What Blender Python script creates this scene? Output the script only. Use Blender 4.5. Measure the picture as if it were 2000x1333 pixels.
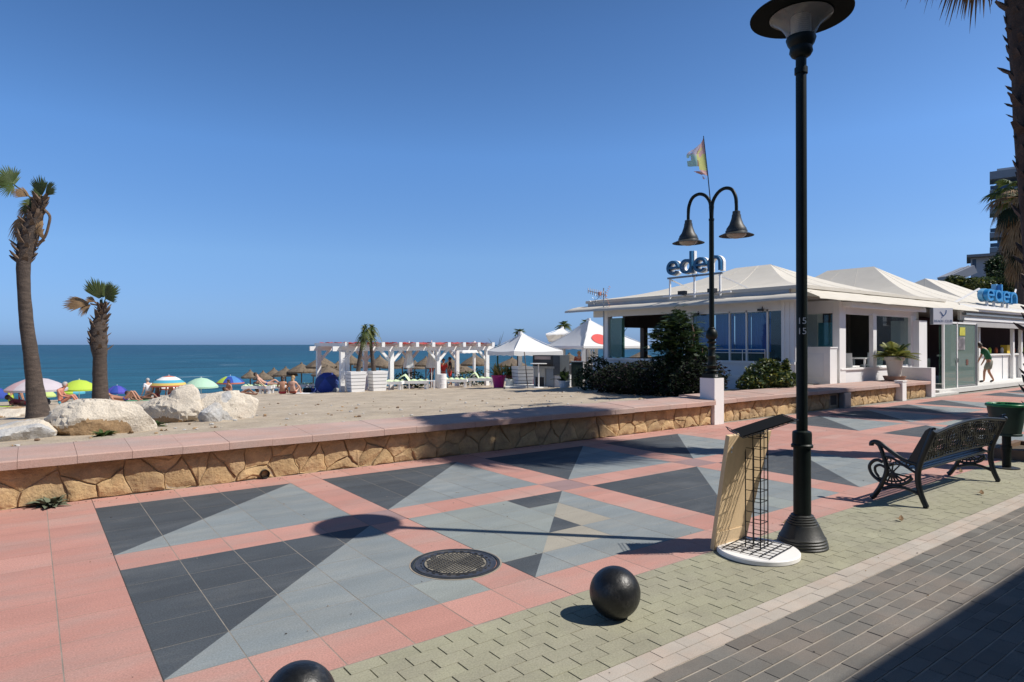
import bpy, math, random
import numpy as np
from mathutils import Vector, Matrix, noise as mnoise
R = math.radians
for o in list(bpy.data.objects):
    bpy.data.objects.remove(o)
sc = bpy.context.scene
COL = sc.collection

# ------------------------------------------------------------------ camera
EYE = Vector((0, 0, 1.665)); FPX = 1258.0; YAW = R(36.8); PIT = R(0.33)
cam_d = bpy.data.cameras.new('camera'); cam = bpy.data.objects.new('camera', cam_d)
COL.objects.link(cam); sc.camera = cam
cam.location = EYE
cam.rotation_euler = (R(90) + PIT, 0, -YAW)
cam_d.sensor_width = 36.0; cam_d.sensor_fit = 'HORIZONTAL'
cam_d.lens = FPX / 2000 * 36
cam_d.clip_start = 0.05; cam_d.clip_end = 60000

# ------------------------------------------------------------------ sky, sun, exposure
SUN_EL = R(48.7); SUN_DIR = Vector((0.70 * math.cos(SUN_EL), -0.714 * math.cos(SUN_EL), math.sin(SUN_EL)))
w = bpy.data.worlds.new('World'); sc.world = w; w.use_nodes = True
nt = w.node_tree
bg = nt.nodes['Background']
sky = nt.nodes.new('ShaderNodeTexSky'); sky.sky_type = 'NISHITA'; sky.sun_disc = False
sky.sun_elevation = SUN_EL; sky.sun_rotation = R(135.6)
sky.altitude = 0; sky.air_density = 0.35; sky.dust_density = 0.5; sky.ozone_density = 10
# sky tint by elevation, the same all round: hazy horizon, zenith darkened to deepen shadows
tc = nt.nodes.new('ShaderNodeTexCoord'); sx_ = nt.nodes.new('ShaderNodeSeparateXYZ'); nt.links.new(tc.outputs['Generated'], sx_.inputs[0])
hz = nt.nodes.new('ShaderNodeValToRGB'); nt.links.new(sx_.outputs[2], hz.inputs[0])
_el = hz.color_ramp.elements; _el[0].position = .004; _el[0].color = (.74, .72, .76, 1); _el[1].position = 1.0; _el[1].color = (.40, .50, .52, 1)
for _p, _c in ((.023, (.89, .835, .78)), (.054, (1.2, 1.06, .88)), (.132, (1.79, 1.65, 1.27)), (.28, (1.94, 2.12, 1.85)), (.44, (1.52, 1.78, 1.66)), (.7, (.78, .94, .92))):
    _q = hz.color_ramp.elements.new(_p); _q.color = (*_c, 1)
hm = nt.nodes.new('ShaderNodeVectorMath'); hm.operation = 'MULTIPLY'
nt.links.new(sky.outputs[0], hm.inputs[0]); nt.links.new(hz.outputs[0], hm.inputs[1])
nt.links.new(hm.outputs[0], bg.inputs[0]); bg.inputs[1].default_value = 0.15
sun_d = bpy.data.lights.new('sun', 'SUN'); sun_d.energy = 5.0; sun_d.angle = R(0.53); sun_d.color = (1, 0.94, 0.86)
sun = bpy.data.objects.new('sun', sun_d); COL.objects.link(sun)
sun.rotation_euler = SUN_DIR.to_track_quat('Z', 'Y').to_euler(); sun.location = (20, -20, 40)
vs = sc.view_settings
vs.view_transform = 'Standard'; vs.look = 'None'; vs.exposure = 0.08; vs.gamma = 1.0; vs.use_curve_mapping = False
sc.render.film_transparent = False

# ------------------------------------------------------------------ helpers
rng = random.Random(11)
CR = Vector((math.cos(YAW), -math.sin(YAW), 0)); CF = Vector((math.sin(YAW) * math.cos(PIT), math.cos(YAW) * math.cos(PIT), math.sin(PIT)))
CU = CR.cross(CF)
def ray(px, py): return CR * ((px - 1000) / FPX) + CF - CU * ((py - 666.5) / FPX)
def P(px, py, dep): return EYE + ray(px, py) * dep
def GZ(px, py, z=0.0):
    d = ray(px, py); return EYE + d * ((z - EYE.z) / d.z)
def GU(px, py, u):
    d = ray(px, py); return EYE + d * (u / d.x)
def GV(px, py, v):
    d = ray(px, py); return EYE + d * (v / d.y)
SPROF = [(-50, .46), (9.0, .46), (11, .34), (32, -.78), (36, -1.0), (44, -1.72), (54, -2.1), (62, -2.9), (90, -5)]
def sandz(u, v):
    for (a, za), (b, zb) in zip(SPROF, SPROF[1:]):
        if v <= b:
            t = (v - a) / (b - a); z = za + (zb - za) * t; break
    else: z = -5
    if u > 23.2 and v < 19.5: z = min(z, .46 - .8 * min(1, (u - 23.2) / .6))
    return z + 0.035 * mnoise.noise((u * .35, v * .35, 3.1)) + 0.012 * mnoise.noise((u * 1.3, v * 1.3, 7))
def BPT(px, dep):
    """point of the beach straight ahead of pixel column px at depth dep"""
    p = EYE + ray(px, 673.7) * dep
    return Vector((p.x, p.y, sandz(p.x, p.y)))
def BPY(px, py):
    d = ray(px, py); t = 4.0
    while t < 90:
        p = EYE + d * t
        if p.z <= sandz(p.x, p.y): return p
        t += 0.03
    return EYE + d * 60

MATS = {}
def mat(name, col, rough=.6, var=.12, scale=4., stretch=(1, 1, 1), col2=None, c2amt=.5, c2pos=(.45, .6), fine=.0, fscale=120,
        bump=0., bscale=60, metal=0., spec=.5, rnd=0., transm=0., sss=None):
    if name in MATS: return MATS[name]
    m = bpy.data.materials.new(name); m.use_nodes = True
    n = m.node_tree.nodes; l = m.node_tree.links; b = n['Principled BSDF']
    b.inputs['Roughness'].default_value = rough; b.inputs['Metallic'].default_value = metal
    b.inputs['Specular IOR Level'].default_value = spec
    geo = n.new('ShaderNodeNewGeometry'); mp = n.new('ShaderNodeMapping'); mp.inputs['Scale'].default_value = stretch
    l.new(geo.outputs['Position'], mp.inputs['Vector'])
    def noise(sc_, det=4, rgh=.6, src=mp):
        t = n.new('ShaderNodeTexNoise'); t.inputs['Scale'].default_value = sc_; t.inputs['Detail'].default_value = det
        t.inputs['Roughness'].default_value = rgh; l.new(src.outputs[0], t.inputs['Vector']); return t
    def mrange(src, a, b_, c, d):
        r = n.new('ShaderNodeMapRange'); r.inputs[1].default_value = a; r.inputs[2].default_value = b_
        r.inputs[3].default_value = c; r.inputs[4].default_value = d; l.new(src, r.inputs[0]); return r
    cur = None
    rgb = n.new('ShaderNodeRGB'); rgb.outputs[0].default_value = (*col, 1); cur = rgb.outputs[0]
    if col2 is not None:
        t = noise(scale * .7, 6, .65); r = mrange(t.outputs['Fac'], c2pos[0], c2pos[1], 0, c2amt)
        mx = n.new('ShaderNodeMix'); mx.data_type = 'RGBA'; l.new(r.outputs[0], mx.inputs[0]); l.new(cur, mx.inputs[6])
        mx.inputs[7].default_value = (*col2, 1); cur = mx.outputs[2]
    facs = []
    if var: facs.append(mrange(noise(scale).outputs['Fac'], .25, .75, 1 - var, 1 + var).outputs[0])
    if fine:
        facs.append(mrange(noise(fscale, 2, .7, geo).outputs['Fac'], .3, .7, 1 - fine, 1 + fine).outputs[0])
    if rnd:
        oi = n.new('ShaderNodeObjectInfo'); facs.append(mrange(oi.outputs['Random'], 0, 1, 1 - rnd, 1 + rnd).outputs[0])
    for f in facs:
        v = n.new('ShaderNodeVectorMath'); v.operation = 'SCALE'; l.new(cur, v.inputs[0]); l.new(f, v.inputs['Scale']); cur = v.outputs[0]
    l.new(cur, b.inputs['Base Color'])
    if bump:
        t = noise(bscale, 5, .6, geo); bp = n.new('ShaderNodeBump'); bp.inputs['Strength'].default_value = bump
        bp.inputs['Distance'].default_value = .02; l.new(t.outputs['Fac'], bp.inputs['Height']); l.new(bp.outputs[0], b.inputs['Normal'])
    if transm:
        tr = n.new('ShaderNodeBsdfTranslucent'); l.new(cur, tr.inputs[0])
        ms = n.new('ShaderNodeMixShader'); ms.inputs[0].default_value = transm
        l.new(b.outputs[0], ms.inputs[1]); l.new(tr.outputs[0], ms.inputs[2])
        l.new(ms.outputs[0], n['Material Output'].inputs[0])
    MATS[name] = m; return m
def glassmat(name, tint, gloss=.12, milk=0., mcol=(.4, .55, .5), refl=1.0):
    m = bpy.data.materials.new(name); m.use_nodes = True; n = m.node_tree.nodes; l = m.node_tree.links
    t = n.new('ShaderNodeBsdfTransparent'); t.inputs[0].default_value = (*tint, 1)
    g = n.new('ShaderNodeBsdfGlossy'); g.inputs['Roughness'].default_value = .02
    f = n.new('ShaderNodeFresnel'); f.inputs[0].default_value = 1.45
    a = n.new('ShaderNodeMath'); a.operation = 'MULTIPLY_ADD'; a.inputs[1].default_value = refl; a.inputs[2].default_value = gloss * .3
    l.new(f.outputs[0], a.inputs[0]); x = n.new('ShaderNodeMixShader'); l.new(a.outputs[0], x.inputs[0])
    l.new(t.outputs[0], x.inputs[1]); l.new(g.outputs[0], x.inputs[2]); last = x
    if milk:
        d = n.new('ShaderNodeBsdfDiffuse'); d.inputs[0].default_value = (*mcol, 1); y = n.new('ShaderNodeMixShader'); y.inputs[0].default_value = milk
        l.new(x.outputs[0], y.inputs[1]); l.new(d.outputs[0], y.inputs[2]); last = y
    l.new(last.outputs[0], n['Material Output'].inputs[0])
    return m

class MB:
    def __init__(s): s.v = []; s.f = []; s.m = []
    def add(s, vs_, fs, mi=0):
        o = len(s.v); s.v.extend([tuple(p) for p in vs_])
        for f in fs: s.f.append([i + o for i in f]); s.m.append(mi)
    def bx(s, x0, x1, y0, y1, z0, z1, mi=0, M=None):
        p = [(x0, y0, z0), (x1, y0, z0), (x1, y1, z0), (x0, y1, z0), (x0, y0, z1), (x1, y0, z1), (x1, y1, z1), (x0, y1, z1)]
        if M is not None: p = [M @ Vector(q) for q in p]
        s.add(p, [(0, 3, 2, 1), (4, 5, 6, 7), (0, 1, 5, 4), (1, 2, 6, 5), (2, 3, 7, 6), (3, 0, 4, 7)], mi); return s
    def cb(s, c, size, rz=0, mi=0):
        return s.bx(-size[0] / 2, size[0] / 2, -size[1] / 2, size[1] / 2, -size[2] / 2, size[2] / 2, mi, Matrix.Translation(c) @ Matrix.Rotation(rz, 4, 'Z'))
    def beam(s, a, b, wd, hg, mi=0, up=(0, 0, 1)):
        a = Vector(a); b = Vector(b); d = (b - a); L = d.length; d.normalize(); u = Vector(up)
        if abs(d.dot(u)) > .98: u = Vector((0, 1, 0))
        x = d.cross(u).normalized(); z = x.cross(d)
        M = Matrix((x, d, z)).transposed().to_4x4(); M.translation = a
        return s.bx(-wd / 2, wd / 2, 0, L, -hg / 2, hg / 2, mi, M)
    def tube(s, pts, r, n=8, mi=0, caps=True):
        pts = [Vector(p) for p in pts]; k = len(pts)
        rs = r if isinstance(r, (list, tuple)) else [r] * k
        o = len(s.v); prev = None
        for i, p in enumerate(pts):
            t = (pts[min(i + 1, k - 1)] - pts[max(i - 1, 0)]).normalized()
            if prev is None:
                a = Vector((0, 0, 1)) if abs(t.z) < .9 else Vector((1, 0, 0)); x = t.cross(a).normalized()
            else:
                x = prev - t * prev.dot(t)
                x = x.normalized() if x.length > 1e-6 else t.orthogonal().normalized()
            y = t.cross(x); prev = x
            for j in range(n):
                q = p + (x * math.cos(2 * math.pi * j / n) + y * math.sin(2 * math.pi * j / n)) * rs[i]
                s.v.append(tuple(q))
        for i in range(k - 1):
            for j in range(n):
                s.f.append([o + i * n + j, o + i * n + (j + 1) % n, o + (i + 1) * n + (j + 1) % n, o + (i + 1) * n + j]); s.m.append(mi)
        if caps:
            s.f.append([o + j for j in reversed(range(n))]); s.m.append(mi)
            s.f.append([o + (k - 1) * n + j for j in range(n)]); s.m.append(mi)
        return s
    def lathe(s, prof, n=24, c=(0, 0, 0), mi=0, caps=True, wob=None):
        o = len(s.v); k = len(prof)
        for i, (r, z) in enumerate(prof):
            for j in range(n):
                a = 2 * math.pi * j / n; rr = r * (wob(a, z) if wob else 1)
                s.v.append((c[0] + rr * math.cos(a), c[1] + rr * math.sin(a), c[2] + z))
        for i in range(k - 1):
            for j in range(n):
                s.f.append([o + i * n + j, o + i * n + (j + 1) % n, o + (i + 1) * n + (j + 1) % n, o + (i + 1) * n + j])
                s.m.append(mi if not callable(mi) else mi(i, j))
        if caps:
            s.f.append([o + j for j in reversed(range(n))]); s.m.append(0 if callable(mi) else mi)
            s.f.append([o + (k - 1) * n + j for j in range(n)]); s.m.append(0 if callable(mi) else mi)
        return s
    def sphere(s, c, r, n=12, k=8, mi=0, sq=(1, 1, 1)):
        o = len(s.v)
        for i in range(1, k):
            t = math.pi * i / k
            for j in range(n):
                a = 2 * math.pi * j / n
                s.v.append((c[0] + r * sq[0] * math.sin(t) * math.cos(a), c[1] + r * sq[1] * math.sin(t) * math.sin(a), c[2] + r * sq[2] * math.cos(t)))
        tp = len(s.v); s.v.append((c[0], c[1], c[2] + r * sq[2])); s.v.append((c[0], c[1], c[2] - r * sq[2]))
        for i in range(k - 2):
            for j in range(n):
                s.f.append([o + i * n + j, o + (i + 1) * n + j, o + (i + 1) * n + (j + 1) % n, o + i * n + (j + 1) % n]); s.m.append(mi)
        for j in range(n):
            s.f.append([tp, o + j, o + (j + 1) % n]); s.m.append(mi)
            s.f.append([tp + 1, o + (k - 2) * n + (j + 1) % n, o + (k - 2) * n + j]); s.m.append(mi)
        return s
    def prism(s, poly, d0, d1, fr, mi=0, ms=None):
        """poly: 2D points; fr(x, y, d) -> 3D"""
        n = len(poly); a = [fr(x, y, d0) for x, y in poly]; b = [fr(x, y, d1) for x, y in poly]; o = len(s.v)
        s.v.extend([tuple(q) for q in a + b])
        s.f.append([o + i for i in reversed(range(n))]); s.m.append(mi); s.f.append([o + n + i for i in range(n)]); s.m.append(mi)
        for i in range(n):
            s.f.append([o + i, o + (i + 1) % n, o + n + (i + 1) % n, o + n + i]); s.m.append(mi if ms is None else ms)
        return s
    def strip(s, rows, mi=0, closed=False):
        """rows: list of equal-length point lists -> grid of quads"""
        o = len(s.v); n = len(rows[0])
        for r in rows: s.v.extend([tuple(p) for p in r])
        for i in range(len(rows) - 1):
            for j in range(n if closed else n - 1):
                s.f.append([o + i * n + j, o + i * n + (j + 1) % n, o + (i + 1) * n + (j + 1) % n, o + (i + 1) * n + j])
                s.m.append(mi if not callable(mi) else mi(i, j))
        return s
    def mesh(s, name, mats, smooth=None, org=(0, 0, 0)):
        me = bpy.data.meshes.new(name)
        ox, oy, oz = org
        me.from_pydata([(x - ox, y - oy, z - oz) for x, y, z in s.v], [], s.f)
        for m_ in (mats if isinstance(mats, (list, tuple)) else [mats]): me.materials.append(m_)
        me.polygons.foreach_set('material_index', s.m)
        if smooth:
            me.polygons.foreach_set('use_smooth', [True] * len(s.f))
            if smooth < 180: me.set_sharp_from_angle(angle=R(smooth))
        me.update(); return me
    def build(s, name, mats, parent=None, smooth=None, kind=None):
        org = ORG.get(parent.name, (0, 0, 0)) if parent else (0, 0, 0)
        o = bpy.data.objects.new(name, s.mesh(name, mats, smooth, org)); COL.objects.link(o)
        if parent: o.parent = parent; ORG[o.name] = org
        if kind: o['kind'] = kind
        return o
ORG = {}
def tag(o, label, cat, group=None):
    o['label'] = label; o['category'] = cat
    if group: o['group'] = group
    return o
def thing(name, label, cat, loc=(0, 0, 0), group=None, local=False, rz=0):
    """Empty at the base of a thing; children are modelled in world space unless local"""
    o = bpy.data.objects.new(name, None); COL.objects.link(o); o.empty_display_size = .2
    o.location = loc; o.rotation_euler = (0, 0, rz)
    ORG[o.name] = (0, 0, 0) if local else tuple(loc)
    return tag(o, label, cat, group)
def copy_tree(o, parent=None):
    c = o.copy(); COL.objects.link(c); c.parent = parent
    for ch in list(o.children): copy_tree(ch, c)
    return c
def dup(o, loc, rz=0, label=None, scale=None):
    c = copy_tree(o); c.location = loc; c.rotation_euler = (0, 0, rz)
    if label: c['label'] = label
    if scale: c.scale = scale if hasattr(scale, '__len__') else (scale,) * 3
    return c
def text(body, size, parent, M, m, ext=.004, name='lettering', sx=1.0):
    cu = bpy.data.curves.new(name, 'FONT'); cu.body = body; cu.size = size; cu.extrude = ext; cu.align_x = 'CENTER'; cu.align_y = 'CENTER'; cu.resolution_u = 4
    t_ = bpy.data.objects.new('glyphs', cu); COL.objects.link(t_)
    bpy.context.view_layer.update()
    me = bpy.data.meshes.new_from_object(t_.evaluated_get(bpy.context.evaluated_depsgraph_get()))
    bpy.data.objects.remove(t_); bpy.data.curves.remove(cu)
    me.materials.clear(); me.materials.append(m); me.name = name
    o = bpy.data.objects.new(name, me); COL.objects.link(o)
    o.parent = parent; org = Vector(ORG.get(parent.name, (0, 0, 0)))
    me.transform(Matrix.Translation(-org) @ M @ Matrix.Diagonal((sx, 1, 1, 1))); return o
def basis(x, y, z, t):
    M = Matrix((Vector(x), Vector(y), Vector(z))).transposed().to_4x4(); M.translation = Vector(t); return M
def clip(poly, a, b, c):
    out = []
    for i in range(len(poly)):
        p = poly[i]; q = poly[(i + 1) % len(poly)]; dp = a * p[0] + b * p[1] - c; dq = a * q[0] + b * q[1] - c
        if dp <= 0: out.append(p)
        if (dp < 0 < dq) or (dq < 0 < dp):
            t = dp / (dp - dq); out.append((p[0] + (q[0] - p[0]) * t, p[1] + (q[1] - p[1]) * t))
    return out
def proj(p):
    q = Vector(p) - EYE; z = q.dot(CF)
    if z < .2: return None
    return 1000 + FPX * q.dot(CR) / z, 666.5 - FPX * q.dot(CU) / z, z
def inview(p, m=60):
    q = proj(p); return q is not None and -m < q[0] < 2000 + m and -m < q[1] < 1333 + m

# ------------------------------------------------------------------ materials
ST = (.5, 1.5, 1)
GR = dict(fine=.20, fscale=95, bump=.25, bscale=160)
pink = mat('pink_concrete', (.455, .228, .185), .85, .10, 2.2, ST, (.385, .245, .21), .8, (.46, .66), rnd=.035, **GR)
pinkl = mat('pale_pink_concrete', (.475, .25, .205), .85, .09, 2.2, ST, (.42, .275, .235), .8, (.45, .64), rnd=.05, **GR)
mauve = mat('mauve_concrete', (.29, .195, .19), .85, .10, 3, ST, None, **GR)
greyb = mat('grey_blue_concrete', (.205, .235, .245), .85, .12, 2.4, ST, (.26, .275, .265), .8, (.44, .64), rnd=.06, **GR)
greyg = mat('grey_green_concrete', (.25, .275, .26), .85, .12, 2.4, ST, (.21, .24, .24), .7, (.44, .62), rnd=.06, **GR)
dark = mat('dark_slate_concrete', (.056, .066, .076), .8, .2, 2.4, ST, (.11, .116, .118), .6, (.5, .7), fine=.35, fscale=95, bump=.25, bscale=160, rnd=.09)
beige = mat('beige_concrete', (.34, .315, .26), .85, .10, 3, ST, None, rnd=.05, **GR)
greenb = mat('sage_paver', (.315, .305, .212), .85, .12, 3, (1, 1, 1), (.285, .27, .20), .7, (.4, .6), .2, 95, .2, 180, rnd=.05)
lightb = mat('pale_stone_paver', (.43, .385, .33), .85, .10, 3, (1, 1, 1), (.46, .37, .30), .6, (.45, .6), .13, 150, .2, 180, rnd=.06)
darkb = mat('charcoal_paver', (.15, .142, .126), .85, .14, 2, (1, 1, 1), (.20, .165, .135), .6, (.45, .62), .2, 150, .25, 180, rnd=.13)
sandj = mat('joint_sand', (.33, .295, .25), .95, .2, 9, fine=.2, fscale=200)
jointd = mat('dark_joint', (.055, .05, .045), .95, .3, 6, fine=.2, fscale=200)
jointp = mat('pale_joint', (.25, .225, .19), .95, .3, 6, fine=.2, fscale=200)
jointm = mat('grey_joint', (.12, .105, .09), .95, .3, 6, fine=.2, fscale=200)
sandm = mat('beach_sand', (.43, .36, .27), .95, .14, 1.6, (1, 1, 1), (.335, .275, .205), .7, (.45, .62), .2, 40, 1.0, 11)
stone = mat('ochre_stone', (.47, .325, .165), .9, .25, 6, (1, 1, 1), (.34, .235, .135), .7, (.45, .62), .15, 90, .9, 22, rnd=.16)
mortar = mat('mortar', (.40, .315, .22), .95, .2, 8, fine=.15, bump=.5, bscale=40)
coping = mat('pink_coping', (.45, .295, .245), .8, .12, 2.5, ST, (.39, .305, .27), .8, (.42, .62), .15, 95, .25, 120, rnd=.05)
white = mat('white_paint', (.80, .79, .77), .55, .04, 2, fine=.02)
whitew = mat('white_render', (.74, .745, .75), .8, .06, 1.5, bump=.08, bscale=60)
canvas = mat('cream_canvas', (.66, .615, .53), .85, .06, 1.2, (1, 1, 1), (.57, .53, .45), .5, (.5, .75), .02, transm=.12)
wcanvas = mat('white_canvas', (.80, .80, .79), .85, .04, 1.2, transm=.2)
iron = mat('black_green_iron', (.008, .013, .011), .45, .25, 8, bump=.05, bscale=90, spec=.2, fine=.2)
ironb = mat('bench_iron', (.009, .012, .012), .36, .25, 8, bump=.05, bscale=90, spec=.55, fine=.2)
hatm = mat('lamp_hat_iron', (.006, .009, .008), .75, .2, 8, spec=.08)
ironl = mat('weathered_iron', (.024, .026, .024), .5, .3, 6, (1, 1, 1), (.045, .045, .042), .5, fine=.2, bump=.1, bscale=90)
blackw = mat('black_wire', (.012, .012, .012), .45, 0)
ballm = mat('black_ball_paint', (.009, .010, .011), .40, .3, 11, (1, 1, 1), (.085, .082, .075), .6, (.54, .70), .35, 70, .22, 30)
ply = mat('raw_plywood', (.70, .52, .31), .7, .06, 3, (6, 1, .35), (.62, .44, .25), .4, (.45, .6), .04, 90, .05, 100)
bark = mat('palm_bark', (.062, .046, .037), .95, .3, 7, (1, 1, 3.5), (.115, .085, .066), .6, (.45, .62), .2, 70, .9, 30)
bootm = mat('palm_boot', (.105, .068, .045), .95, .3, 9, (1, 1, 1), (.20, .14, .095), .6, (.45, .6), .2, 60, .4, 30)
rbark = mat('dark_palm_bark', (.05, .033, .025), .95, .3, 9, (1, 1, 1), (.095, .062, .045), .5, (.45, .6), .2, 60, .6, 30)
frond = mat('palm_frond', (.085, .125, .030), .55, .25, 3, (1, 1, 1), (.13, .13, .04), .5, (.45, .6), transm=.25)
frondd = mat('dry_frond', (.30, .19, .095), .8, .25, 3, (1, 1, 1), (.17, .10, .05), .6, (.45, .6), transm=.15)
leaf = mat('green_leaf', (.050, .085, .020), .5, .35, 2.2, (1, 1, 1), (.10, .125, .03), .5, (.5, .65), transm=.2)
leafd = mat('dark_leaf', (.013, .023, .010), .75, .35, 2.2, (1, 1, 1), (.028, .030, .018), .5, (.5, .65), spec=.2, transm=.1)
leafy = mat('yellow_leaf', (.18, .19, .035), .5, .3, 3, transm=.25)
rock = mat('limestone', (.58, .52, .43), .92, .14, 2.6, (1, 1, 1), (.44, .38, .31), .7, (.45, .62), .18, 55, 1.0, 24)
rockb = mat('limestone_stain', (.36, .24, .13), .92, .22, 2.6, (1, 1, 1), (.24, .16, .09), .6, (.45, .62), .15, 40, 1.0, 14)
rockg = mat('grey_limestone', (.40, .40, .395), .92, .18, 2.6, (1, 1, 1), (.52, .48, .42), .7, (.45, .62), .15, 40, 1.0, 14)
thatch = mat('straw_thatch', (.165, .125, .085), .95, .28, 5, (1, 1, 1), (.10, .08, .06), .6, (.45, .62), .25, 45, .9, 28)
wood = mat('brown_wood', (.16, .10, .06), .75, .2, 5, (1, 1, 6))
magenta = mat('magenta_plastic', (.55, .02, .20), .45, .05)
redc = mat('red_cloth', (.55, .04, .035), .85, .1)
orangec = mat('rust_cloth', (.42, .10, .04), .85, .1)
bluec = mat('blue_cloth', (.03, .07, .34), .8, .15, transm=.15)
limec = mat('lime_cloth', (.52, .70, .08), .8, .05, transm=.25)
mintc = mat('mint_cloth', (.50, .75, .56), .8, .05, transm=.25)
lilacc = mat('lilac_cloth', (.62, .56, .60), .8, .05, transm=.25)
turqc = mat('turquoise_cloth', (.10, .45, .60), .8, .05, transm=.25)
violetc = mat('violet_cloth', (.10, .09, .50), .8, .05, transm=.25)
coralc = mat('coral_cloth', (.72, .22, .14), .8, .05, transm=.25)
yellowc = mat('yellow_cloth', (.75, .55, .15), .8, .05, transm=.25)
towel = mat('green_white_towel', (.55, .68, .42), .9, .25, 9)
grey = mat('grey_metal', (.32, .33, .34), .45, .06, metal=.6)
greyp = mat('grey_panel', (.20, .23, .26), .5, .08)
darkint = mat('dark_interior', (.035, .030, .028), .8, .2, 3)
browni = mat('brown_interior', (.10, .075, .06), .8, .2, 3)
floori = mat('terrace_floor', (.30, .27, .24), .7, .1)
bluecurt = mat('blue_curtain', (.03, .14, .52), .75, .2, 4, (6, 6, .2))
glass = glassmat('window_glass', (.80, .88, .88), refl=.32); gglass = glassmat('green_glass', (.62, .84, .76), milk=.28); lampglass = glassmat('lamp_glass', (.80, .82, .80), .1, milk=.30, mcol=(.55, .55, .52), refl=.5)
skin = mat('tanned_skin', (.42, .21, .13), .6, .06); skin2 = mat('pale_skin', (.56, .33, .24), .6, .06); skin3 = mat('dark_tan_skin', (.24, .115, .07), .6, .06)
hairb = mat('brown_hair', (.045, .028, .018), .6, .2); hairl = mat('fair_hair', (.36, .24, .12), .6, .2); hairg = mat('grey_hair', (.4, .38, .36), .6, .1)

# ------------------------------------------------------------------ setting: sea, sand, ground
def sea_material():
    m = bpy.data.materials.new('sea_water'); m.use_nodes = True; n = m.node_tree.nodes; l = m.node_tree.links; b = n['Principled BSDF']
    geo = n.new('ShaderNodeNewGeometry')
    sep = n.new('ShaderNodeVectorMath'); sep.operation = 'DISTANCE'; l.new(geo.outputs['Position'], sep.inputs[0]); sep.inputs[1].default_value = (10, 50, -2.5)
    mr = n.new('ShaderNodeMapRange'); mr.inputs[1].default_value = 10; mr.inputs[2].default_value = 420; l.new(sep.outputs['Value'], mr.inputs[0])
    cr = n.new('ShaderNodeValToRGB'); l.new(mr.outputs[0], cr.inputs[0])
    e = cr.color_ramp.elements; e[0].color = (.013, .085, .118, 1); e[1].color = (.007, .050, .080, 1)
    q = cr.color_ramp.elements.new(.25); q.color = (.009, .068, .100, 1)
    mp = n.new('ShaderNodeMapping'); mp.inputs['Rotation'].default_value = (0, 0, R(36)); mp.inputs['Scale'].default_value = (.06, .5, 1)
    l.new(geo.outputs['Position'], mp.inputs['Vector'])
    t = n.new('ShaderNodeTexNoise'); t.inputs['Scale'].default_value = .6; t.inputs['Detail'].default_value = 8; t.inputs['Roughness'].default_value = .7
    l.new(mp.outputs[0], t.inputs['Vector'])
    r2 = n.new('ShaderNodeMapRange'); r2.inputs[1].default_value = .38; r2.inputs[2].default_value = .62; r2.inputs[3].default_value = .55; r2.inputs[4].default_value = 1.45
    l.new(t.outputs['Fac'], r2.inputs[0])
    sv = n.new('ShaderNodeVectorMath'); sv.operation = 'SCALE'; l.new(cr.outputs[0], sv.inputs[0]); l.new(r2.outputs[0], sv.inputs['Scale'])
    # scattered foam flecks
    t3 = n.new('ShaderNodeTexNoise'); t3.inputs['Scale'].default_value = 1.1; t3.inputs['Detail'].default_value = 5; l.new(mp.outputs[0], t3.inputs['Vector'])
    r3 = n.new('ShaderNodeMapRange'); r3.inputs[1].default_value = .70; r3.inputs[2].default_value = .73; l.new(t3.outputs['Fac'], r3.inputs[0])
    mx = n.new('ShaderNodeMix'); mx.data_type = 'RGBA'; l.new(r3.outputs[0], mx.inputs[0]); l.new(sv.outputs[0], mx.inputs[6]); mx.inputs[7].default_value = (.5, .56, .58, 1)
    l.new(mx.outputs[2], b.inputs['Base Color'])
    b.inputs['Roughness'].default_value = .35; b.inputs['Specular IOR Level'].default_value = .16; b.inputs['IOR'].default_value = 1.33
    bp = n.new('ShaderNodeBump'); bp.inputs['Strength'].default_value = .7; bp.inputs['Distance'].default_value = .5
    l.new(t.outputs['Fac'], bp.inputs['Height']); l.new(bp.outputs[0], b.inputs['Normal'])
    return m
m_ = MB(); m_.strip([[(-40000, 48, -2.5), (40000, 48, -2.5)], [(-40000, 40000, -2.5), (40000, 40000, -2.5)]])
m_.build('sea', sea_material(), kind='structure')

def sandrel(u, v):
    if not 9.5 < v < 42: return 0
    return .03 * mnoise.noise((u * 1.6, v * 1.6, 1)) + .022 * mnoise.noise((u * 4.1, v * 4.1, 4)) - .05 * max(0, mnoise.noise((u * 2.3, v * 2.3, 9)) - .28)
us = [-160, -110, -80, -60, -48, -40, -34] + [(-30 + i * .3) for i in range(261)] + [52, 58, 66, 80, 110, 160, 260]
vs_ = [9.0 + i * .22 for i in range(144)] + [41 + i * 1.3 for i in range(26)] + [80, 90]
m_ = MB(); m_.strip([[(u, v, sandz(u, v) + sandrel(u, v)) for u in us] for v in vs_])
m_.build('beach_sand', sandm, smooth=True, kind='structure')
m_ = MB(); m_.strip([[(-160, -90, -.06), (260, -90, -.06)], [(-160, 9.2, -.06), (260, 9.2, -.06)]])
m_.build('ground', mat('ground_concrete', (.22, .20, .18), .9, .1, 2), kind='structure')

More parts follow.
